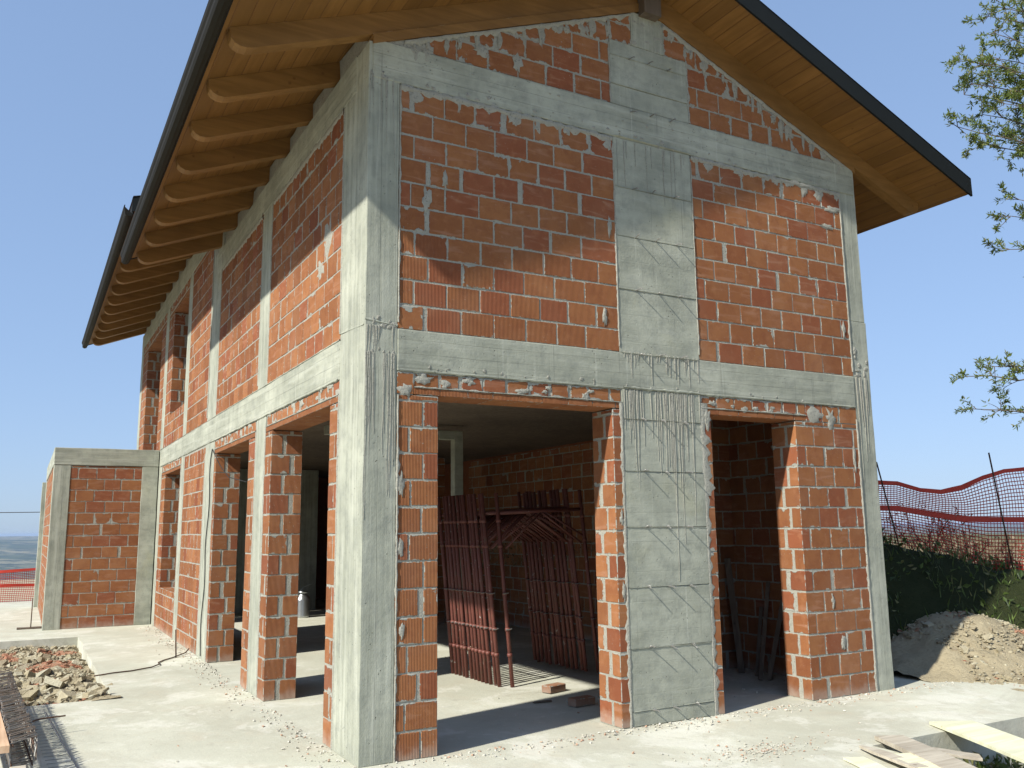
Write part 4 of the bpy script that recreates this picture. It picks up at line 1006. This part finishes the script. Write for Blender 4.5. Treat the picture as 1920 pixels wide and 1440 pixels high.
# ================================================================ VEGETATION
def leaf(mb, p, d, up, L, wd, col):
    d = d.normalized(); s = d.cross(up)
    if s.length < .01: s = d.orthogonal()
    s = s.normalized()*wd*.5; n = s.cross(d).normalized()*L*.12
    mb.quad([p, p+d*L*.45+s+n, p+d*L-n*.5, p+d*L*.45-s+n], 0, None, None, col)
rt = random.Random(3)
def rv(s=1.): return Vector((rt.uniform(-1, 1), rt.uniform(-1, 1), rt.uniform(-1, 1)))*s
targets = [(7.21, -0.84, 7.43), (6.93, -0.84, 7.04), (7.62, -0.67, 7.14), (6.69, -0.76, 6.66), (6.79, -0.5, 6.87), (6.86, -0.59, 6.53), (7.05, -0.35, 6.56), (7.43, -0.49, 6.77), (6.64, -0.49, 6.01), (7.16, -0.48, 6.28), (6.99, -0.84, 6.21), (7.61, -0.69, 6.66), (7.01, -0.55, 5.87), (7.62, -0.59, 6.14), (7.5, -0.59, 5.27), (7.52, -0.46, 5.12), (7.54, -0.4, 4.74), (6.92, -0.12, 3.25), (7.38, -0.17, 3.39), (7.14, -0.06, 2.9), (7.47, -0.13, 2.91), (7.74, -0.71, 7.63), (7.19, -0.72, 6.86), (7.14, -0.68, 7.4),
           (7.9, -1.0, 8.0), (8.1, -.9, 6.2), (8.2, -1.2, 7.3), (8.3, -.8, 5.6), (8.1, -.4, 4.4), (8.4, -1.6, 8.6), (9.0, -1., 8.4), (9.6, -1.4, 7.6), (10.5, -2.2, 8.2), (11, -3, 7), (9.5, -4.2, 7.8), (10.8, -3.9, 6.4), (9.9, -1., 6.4), (10.6, -1.6, 5.4), (9, -4.3, 6.2)]
tree = tag(empty('olive_tree', (9.6, -2.7, -.2)), 'small leaved tree reaching green branches into the sky from the right edge', 'tree'); TO = Vector((9.6, -2.7, -.2))
tm, lm = MB(), MB()
trunk = [Vector(p) for p in ((9.6, -2.7, -.3), (9.65, -2.66, .8), (9.55, -2.6, 1.9), (9.62, -2.5, 3.2), (9.5, -2.45, 4.6), (9.55, -2.4, 6.2), (9.5, -2.3, 7.6))]
tube(tm, [p-TO for p in trunk], .19, 10, r1=.05)
def foliage_at(p, d, n, L=.062):
    for _ in range(n):
        dd = (d*.6+rv(1.)).normalized(); up = rv(1.); v = rt.random()
        leaf(lm, p-TO+rv(.018), dd, up, L*rt.uniform(.6, 1.25), L*.26, (v, rt.random(), 0, 1))
def twig(p, d, L, r, depth, leafy=1.):
    n = max(3, int(L/.07)); pts = [p]; q = p.copy(); dd = d.normalized()
    for i in range(n):
        dd = (dd+rv(.28)+Vector((0, 0, .03))).normalized(); q = q+dd*L/n; pts.append(q.copy())
        if depth == 0 and rt.random() < leafy: foliage_at(q, dd, rt.choice((4, 6, 8)))
        elif depth > 0 and rt.random() < .55: twig(q, dd+rv(.9), L*rt.uniform(.35, .6), r*.6, depth-1, leafy)
    tube(tm, [x-TO for x in pts], r, 4, r1=r*.4, cap=False)
    foliage_at(q, dd, 7 if leafy > .5 else 0)
for k, t in enumerate(targets):
    t = Vector(t)+Vector((.07, -.04, 0)); zz = max(2.2, min(7.2, t.z*.85-.3+rt.uniform(-.5, .3))); base = min(trunk, key=lambda p: abs(p.z-zz)); base = Vector((base.x, base.y, zz)) if abs(base.z-zz) < 1 else base
    bare = k in (20,)
    L = (t-base).length; n = 14; pts = []
    for i in range(n+1):
        f = i/n; p = base.lerp(t, f)+Vector((0, 0, math.sin(f*math.pi)*.16*rt.uniform(.7, 1.3)))+rv(.04)*math.sin(f*math.pi)*1.3
        pts.append(p)
    tube(tm, [p-TO for p in pts], .028, 6, r1=.004)
    for i in range(6, n+1):
        d = (pts[i]-pts[i-1]).normalized()
        if bare:
            if rt.random() < .3: twig(pts[i], d+rv(.8), .25, .003, 0, 0.)
            continue
        for _ in range(3 if i > 9 else 2): twig(pts[i], d*.8+rv(.9), rt.uniform(.12, .42 if i < 12 else .22), .005, 1 if rt.random() < .4 else 0)
tm.build('trunk', M['bark'], tree); lm.build('crown', M['leaf'], tree)

def grass_patch(name, n, sampler, hmin, hmax, mat=M['grass'], wd=.006, broad=.35):
    mb = MB()
    for _ in range(n):
        s = sampler()
        if s is None: continue
        x, y, z = s; h = rt.uniform(hmin, hmax); d = Vector((rt.uniform(-.5, .5), rt.uniform(-.5, .5), 1)); v = rt.random()
        if rt.random() < broad: leaf(mb, Vector((x, y, z+h*rt.uniform(.1, .6))), rv(1.)+Vector((0, 0, .4)), rv(1.), h*.42, h*.22, (v, rt.random(), 0, 1))
        else: leaf(mb, Vector((x, y, z)), d, rv(1.), h, wd*rt.uniform(.8, 2.), (v, rt.random(), 0, 1))
    return tag(mb.build(name, mat), kind='stuff')
def on_bank():
    x, y = rt.uniform(6.9, 12.5), rt.uniform(-2.5, 5.5); p = Vector((x, y, 0))-FA; s = p.dot(FN)
    if s > .15 or s < -2.1: return None
    if heap(x, y) > .10 and rt.random() < .93: return None
    if noise.noise(Vector((x*1.3, y*1.3, 4))) < -.28: return None
    return (x, y, bank_h(x, y)-.02)
grass_patch('bank_grass', 110000, on_bank, .07, .28, wd=.012, broad=.6)
def past_fence():
    u, s = rt.uniform(-6, 9), abs(rt.gauss(0, 2.2))+.3; p = FA+FD*u+FN*s; return (p.x, p.y, (bank_h(p.x, p.y) if p.x < 16.8 and p.y < 12.8 else -.45))
grass_patch('dry_grass', 9000, past_fence, .04, .14, M['dry'])
def shrub(loc, h, n, lab, cat='shrub', spread=.5, mat='dry', leaves=6, nm='dry_shrub'):
    s = tag(empty(nm, loc), lab, cat); bm_, lf = MB(), MB()
    for i in range(n):
        d = Vector((rt.gauss(0, spread), rt.gauss(0, spread), 1)).normalized(); L = h*rt.uniform(.6, 1.05); m = 7; pts = [Vector((rt.uniform(-.08, .08), rt.uniform(-.08, .08), 0))]; dd = d
        for k in range(m):
            dd = (dd+rv(.22)).normalized(); pts.append(pts[-1]+dd*L/m)
            if k > 1:
                for _ in range(2):
                    e = pts[-1]+(dd+rv(.9)).normalized()*L*.22; tube(bm_, [pts[-1], e], .004, 3, r1=.002, cap=False)
                    for _ in range(leaves): leaf(lf, pts[-1].lerp(e, rt.random())+rv(.02), rv(1.), rv(1.), .05, .018, (rt.random(), rt.random(), 0, 1))
        tube(bm_, pts, .010, 5, r1=.003, cap=False)
    bm_.build('stem', M['bark'], s); lf.build('foliage', M[mat], s); return s
def bh(x, y): return bank_h(x, y)
def sh(u, s, h, n, lab, **k):
    p = FA+FD*u+FN*s; shrub((p.x, p.y, bh(p.x, p.y)-.03), h, n, lab, **k)
sh(.72, .75, 1.0, 11, 'thin dry shrub behind the dip of the red net between the two stakes', leaves=3, spread=.35)
sh(1.35, 1.1, .9, 8, 'low dry brown shrub behind the red net beside the right stake', leaves=4)
sh(2.3, 1.5, .75, 9, 'low dry brown shrub behind the red net at the right edge', leaves=5)
sh(-.2, 1.6, .7, 7, 'low dry brown shrub behind the red net beside the house corner', leaves=4)
sheet('scrub_ground', 11.5, 40, -12, 24, .8, lambda x, y: .12+.25*noise.noise(Vector((x*.25, y*.25, 0)))+.018*(x-11.5), M['land'])
def scrub():
    x, y = rt.uniform(13, 34), rt.uniform(-9, 20); 
    if noise.noise(Vector((x*.35, y*.35, 2))) < -.05: return None
    return (x, y, .12+.25*noise.noise(Vector((x*.25, y*.25, 0)))+.018*(x-11.5))
grass_patch('dry_scrub', 42000, scrub, .2, .8, M['dry'], .014, .12)
# weeds
def weed(loc, n, h, lab):
    mb = MB()
    for i in range(n):
        d = Vector((rt.gauss(0, .6), rt.gauss(0, .6), 1)); p = Vector((rt.uniform(-.05, .05), rt.uniform(-.05, .05), 0)); q = p+d.normalized()*h*rt.uniform(.3, 1)
        leaf(mb, p, d, rv(1.), h*rt.uniform(.5, 1.1), .012, (rt.random(), rt.random(), 0, 1)); leaf(mb, q, rv(1.)+Vector((0, 0, .3)), rv(1.), h*.35, h*.14, (rt.random(), rt.random(), 0, 1))
    o = mb.build('weed', M['grass']); o.location = loc; tag(o, lab, 'weed')
weed((4.52, -1.62, -.42), 90, .26, 'green weed growing in the sunken corner between the planks and the hollow brick')
weed((4.95, -1.55, -.42), 70, .20, 'green weed growing below the slab edge right of the hollow brick')

# ================================================================ SMALL THINGS ON THE GROUND
def plank(p0, p1, wd, th, mat, lab, name='plank', cat='plank', group=None, point=0):
    p0, p1 = Vector(p0), Vector(p1); d = (p1-p0); s = Vector((-d.y, d.x, 0)).normalized()*wd/2; n = d.normalized().cross(s.normalized()); n = n if n.z > 0 else -n; n *= th
    mb = MB(); k = 10; vs = []
    for i in range(k+1):
        f = i/k; p = p0+d*f; ws = s*(1-.75*point*max(0, 1-f*3)) if point else s; b = Vector((0, 0, .004*math.sin(f*5)))
        vs += [p-ws+b, p+ws+b, p+ws+n+b, p-ws+n+b]
    fs = [(0, 1, 2, 3), (4*k+3, 4*k+2, 4*k+1, 4*k)]
    for i in range(k):
        for q in range(4): fs.append((4*i+q, 4*i+4+q, 4*i+4+(q+1) % 4, 4*i+(q+1) % 4))
    mb.mesh_faces(vs, fs); o = mb.build(name, M[mat]); return tag(o, lab, cat, group)
plank((4.60, -1.30, .010), (3.72, -3.05, .03), .36, .024, 'planky', 'pale yellow formwork panel jutting from the slab edge over the sunken corner', 'formwork_panel', 'panel')
plank((3.74, -1.38, .008), (3.02, -2.75, .055), .22, .03, 'plankg', 'thick grey weathered plank lying on top of the others at the slab corner')
plank((3.33, -1.46, .012), (3.08, -2.15, .05), .10, .02, 'plankg', 'narrow pale plank with a pointed tip at the left of the plank pile', point=1)
plank((3.30, -1.80, .03), (2.95, -2.6, .05), .17, .02, 'planky', 'short yellowish board under the grey plank at the bottom edge')
plank((3.72, -1.62, -.02), (4.02, -1.93, -.05), .13, .02, 'plankg', 'short pale board end sticking out right of the grey plank below the slab edge')
plank((3.06, -1.62, .003), (2.85, -2.15, .003), .15, .015, 'planky', 'flat worn yellowish board leftmost at the plank pile')
hb = MB()      # broken piece of hollow brick with square cells
ox, oy = 4.74, -1.62
for i in range(3):
    box(hb, -.06+i*.056, -.048+i*.056, 0, .11, 0, .124, 0, (.7, 0, .1, .3))
for j in range(3): 
    for i in range(2): box(hb, -.0478+i*.056, -.0042+i*.056, .001, .109, j*.056, j*.056+.012, 0, (.7, 0, .1, .3))
o = hb.build('hollow_brick', M['brick']); o.location = (4.72, -1.60, -.42); o.rotation_euler = (R(-25), R(-8), R(25)); o.scale = (1.3, 1.3, 1.3)
tag(o, 'broken orange hollow brick with square cells in the weeds at lower right', 'brick')
# sunken corner floor
mb = MB(); rp = random.Random(9)
sheet('earth', 3.4, 12, -7, -1.38, .2, lambda x, y: -.40+.04*noise.noise(Vector((x*2, y*2, 0))), M['rsoil'])
for i in range(500):
    x, y = rp.uniform(3.6, 7), rp.uniform(-3, -1.46); s = rp.choice((.02, .03, .05, .08)); chunk(mb, (x, y, -.38), s, rp)
tag(mb.build('rubble', M['rubble']), kind='stuff')
# stakes and wire on the slab
def stake(loc, h, lab, tilt=0.):
    mb = MB(); tube(mb, [(0, 0, 0), (tilt*.5, 0, h*.5), (tilt, 0, h)], .009, 6); o = mb.build('steel_stake', M['steel']); o.location = loc; tag(o, lab, 'stake', 'steel stakes in the slab')
stake((-.26, 6.5, 0), .36, 'short rusty steel stake in the slab at the end of the loose wire', -.02)
stake((-1.91, 11.67, .03), .50, 'short steel stake on a small block in front of the annex corner')
mb = MB(); rough_box(mb, -2.12, -1.72, 11.72, 11.84, 0, .03, seg=.1, amp=.006); tag(mb.build('wood_block', M['timber_and_shade']), 'flat dark wood strip lying at the foot of the stake by the annex', 'wood strip')
mb = MB(); tube(mb, [(-1.31, 5.38, .01), (-1.1, 5.49, .012), (-.9, 5.55, .01), (-.65, 5.70, .014), (-.55, 5.86, .02), (-.53, 6.08, .012), (-.45, 6.26, .01), (-.3, 6.46, .012), (-.1, 6.78, .02), (-.03, 6.95, .05)], .008, 6)
tag(mb.build('loose_wire', M['steel']), 'loose dark wire winding over the slab from the rubble to the house wall', 'wire')
# bottom left: mesh-wrapped bundle, batten, pipes, ladder in place of a mesh shadow
def lattice():
    t = empty('reinforcement_cage', (-2.045, .72, .13)); mb = MB(); rr_ = random.Random(4); L = 3.5; K = -.056
    for (x, z) in ((-.06, .0), (.06, .0), (-.06, .13), (.06, .13)): tube(mb, [(x, 0, z), (x+K*L*.5, L*.5, z), (x+K*L, L, z+.01)], .006, 6, mat=0)
    mb.build('long_bar', M['steel'], t); mb = MB()
    for k in range(150):
        y = .02+L*k/150+rr_.uniform(-.01, .01); s = K*y; q = lambda: rr_.uniform(-.012, .012); sk = .10
        tube(mb, [(-.07+s+q(), y, -.01+q()), (.075+s+q(), y+q()+sk, -.01+q()), (.075+s+q(), y+.06+q()+sk, .145+q()), (-.07+s+q(), y+.02+q(), .145+q()), (-.07+s, y, -.01)], .0045, 4, mat=0 if k % 2 else 1)
    mb.build('stirrups', [M['cage'], M['wire']], t)
    return tag(t, 'rusty reinforcement cage of closely spaced stirrups lying at the lower left', 'rebar cage')
lattice()
def lean_bar(x0, x1, w0, h, z, y0, y1):
    mb = MB(); hexa(mb, [(x0, y0, z), (x0+w0, y0, z), (x1+w0, y1, z), (x1, y1, z), (x0, y0, z+h), (x0+w0, y0, z+h), (x1+w0, y1, z+h), (x1, y1, z+h)]); return mb
tag(lean_bar(-2.180, -2.39, .055, .045, .235, .66, 4.2).build('batten', M['batten']), 'fresh pinkish wooden batten lying alongside the reinforcement cage', 'batten')
mb = MB(); tube(mb, [(-2.225, .70, .19), (-2.48, 4.6, .19)], .022, 12); tag(mb.build('pipe', M['blue']), 'blue painted pipe beside the wooden batten', 'pipe', 'pipes at the lower left')
mb = MB(); tube(mb, [(-2.285, .62, .18), (-2.56, 4.8, .18)], .028, 12); tag(mb.build('pipe', M['grey']), 'grey pipe at the left edge beyond the blue pipe', 'pipe', 'pipes at the lower left')
tr = tag(empty('trestle', (-2.14, .60, 0)), 'low dusty trestle of square tubes under the pipes and cage', 'trestle')
mb = MB(); rough_box(mb, -.45, .02, -.04, .03, .08, .15, .1, .002); mb.build('beam', M['cp'], tr)
mb = MB(); rough_box(mb, .021, .12, -.07, .03, .05, .155, .1, .002); rough_box(mb, .03, .09, -.06, .02, .0, .05, .1, .002); mb.build('tube_end', M['plankg'], tr)
mb = MB(); tube(mb, [(.072, -.076, .10), (.072, -.06, .10)], .022, 14); mb.build('dark_bore_disc', M['black'], tr)  # solid black disc painted in for the dark inside of the tube
mb = MB(); tube(mb, [(0, 0, .0), (.12, .04, .02), (.30, .07, .02)], .007, 5); o = mb.build('rebar_hook', M['steel']); o.location = (-2.03, 2.25, .12); o['x'] = 0; del o['x']
tag(o, 'single rusty rebar end sticking out sideways from the cage', 'rebar')
mb = MB(); rs_ = random.Random(8)
tube(mb, [(-1.855, 3.38, .006), (-1.80, 2.5, .007), (-1.745, 1.7, .007), (-1.69, .95, .006), (-1.66, .5, .006)], .006, 6)  # bar and rungs modelled in place of a ladder-shaped cast shadow
for k in range(22): y = 3.3-k*.12; x = -1.85+.06*(3.38-y); tube(mb, [(x, y, .004), (x-.16, y+.01, .004)], .0022, 4)
tag(mb.build('shadow_ladder', M['wire']), 'flat ladder of wires standing for a mesh shadow on the slab right of the cage', 'mesh shadow')
mb = MB(); rq = random.Random(2)
for k in range(16): chunk(mb, (-1.98+rq.uniform(-.1, .1), .42+rq.uniform(-.1, .1), .03+rq.uniform(0, .04)), rq.uniform(.05, .14), rq, .5, col=(rq.choice((.02, .6, .18)), 0, 0, 1))
tag(mb.build('broken_mortar', M['rubble']), 'small heap of broken pale mortar on the slab at the bottom edge left', 'mortar heap')
# power line far left
mb = MB(); tube(mb, [(-60, 75, 5.6), (-20, 62, 3.9), (-3.6, 55, 2.95), (10, 50, 3.0), (40, 42, 5.4)], .03, 4); tag(mb.build('power_line', M['black']), 'thin dark overhead cable crossing the sky at the far left', 'cable')

# ================================================================ AIR
def haze_box():
    mb = MB(); box(mb, -9800, 9800, -9800, 9800, -150, 9.2)
    o = mb.build('haze', M['mortar']); t = bpy.data.materials.new('air'); t.use_nodes = True; n = t.node_tree
    n.nodes.remove(n.nodes['Principled BSDF']); v = n.nodes.new('ShaderNodeVolumePrincipled')
    v.inputs['Color'].default_value = (.50, .65, .92, 1); v.inputs['Density'].default_value = .00012; v.inputs['Anisotropy'].default_value = .1
    n.links.new(v.outputs[0], n.nodes['Material Output'].inputs['Volume']); o.data.materials.clear(); o.data.materials.append(t)
    tag(o, kind='stuff')
haze_box()
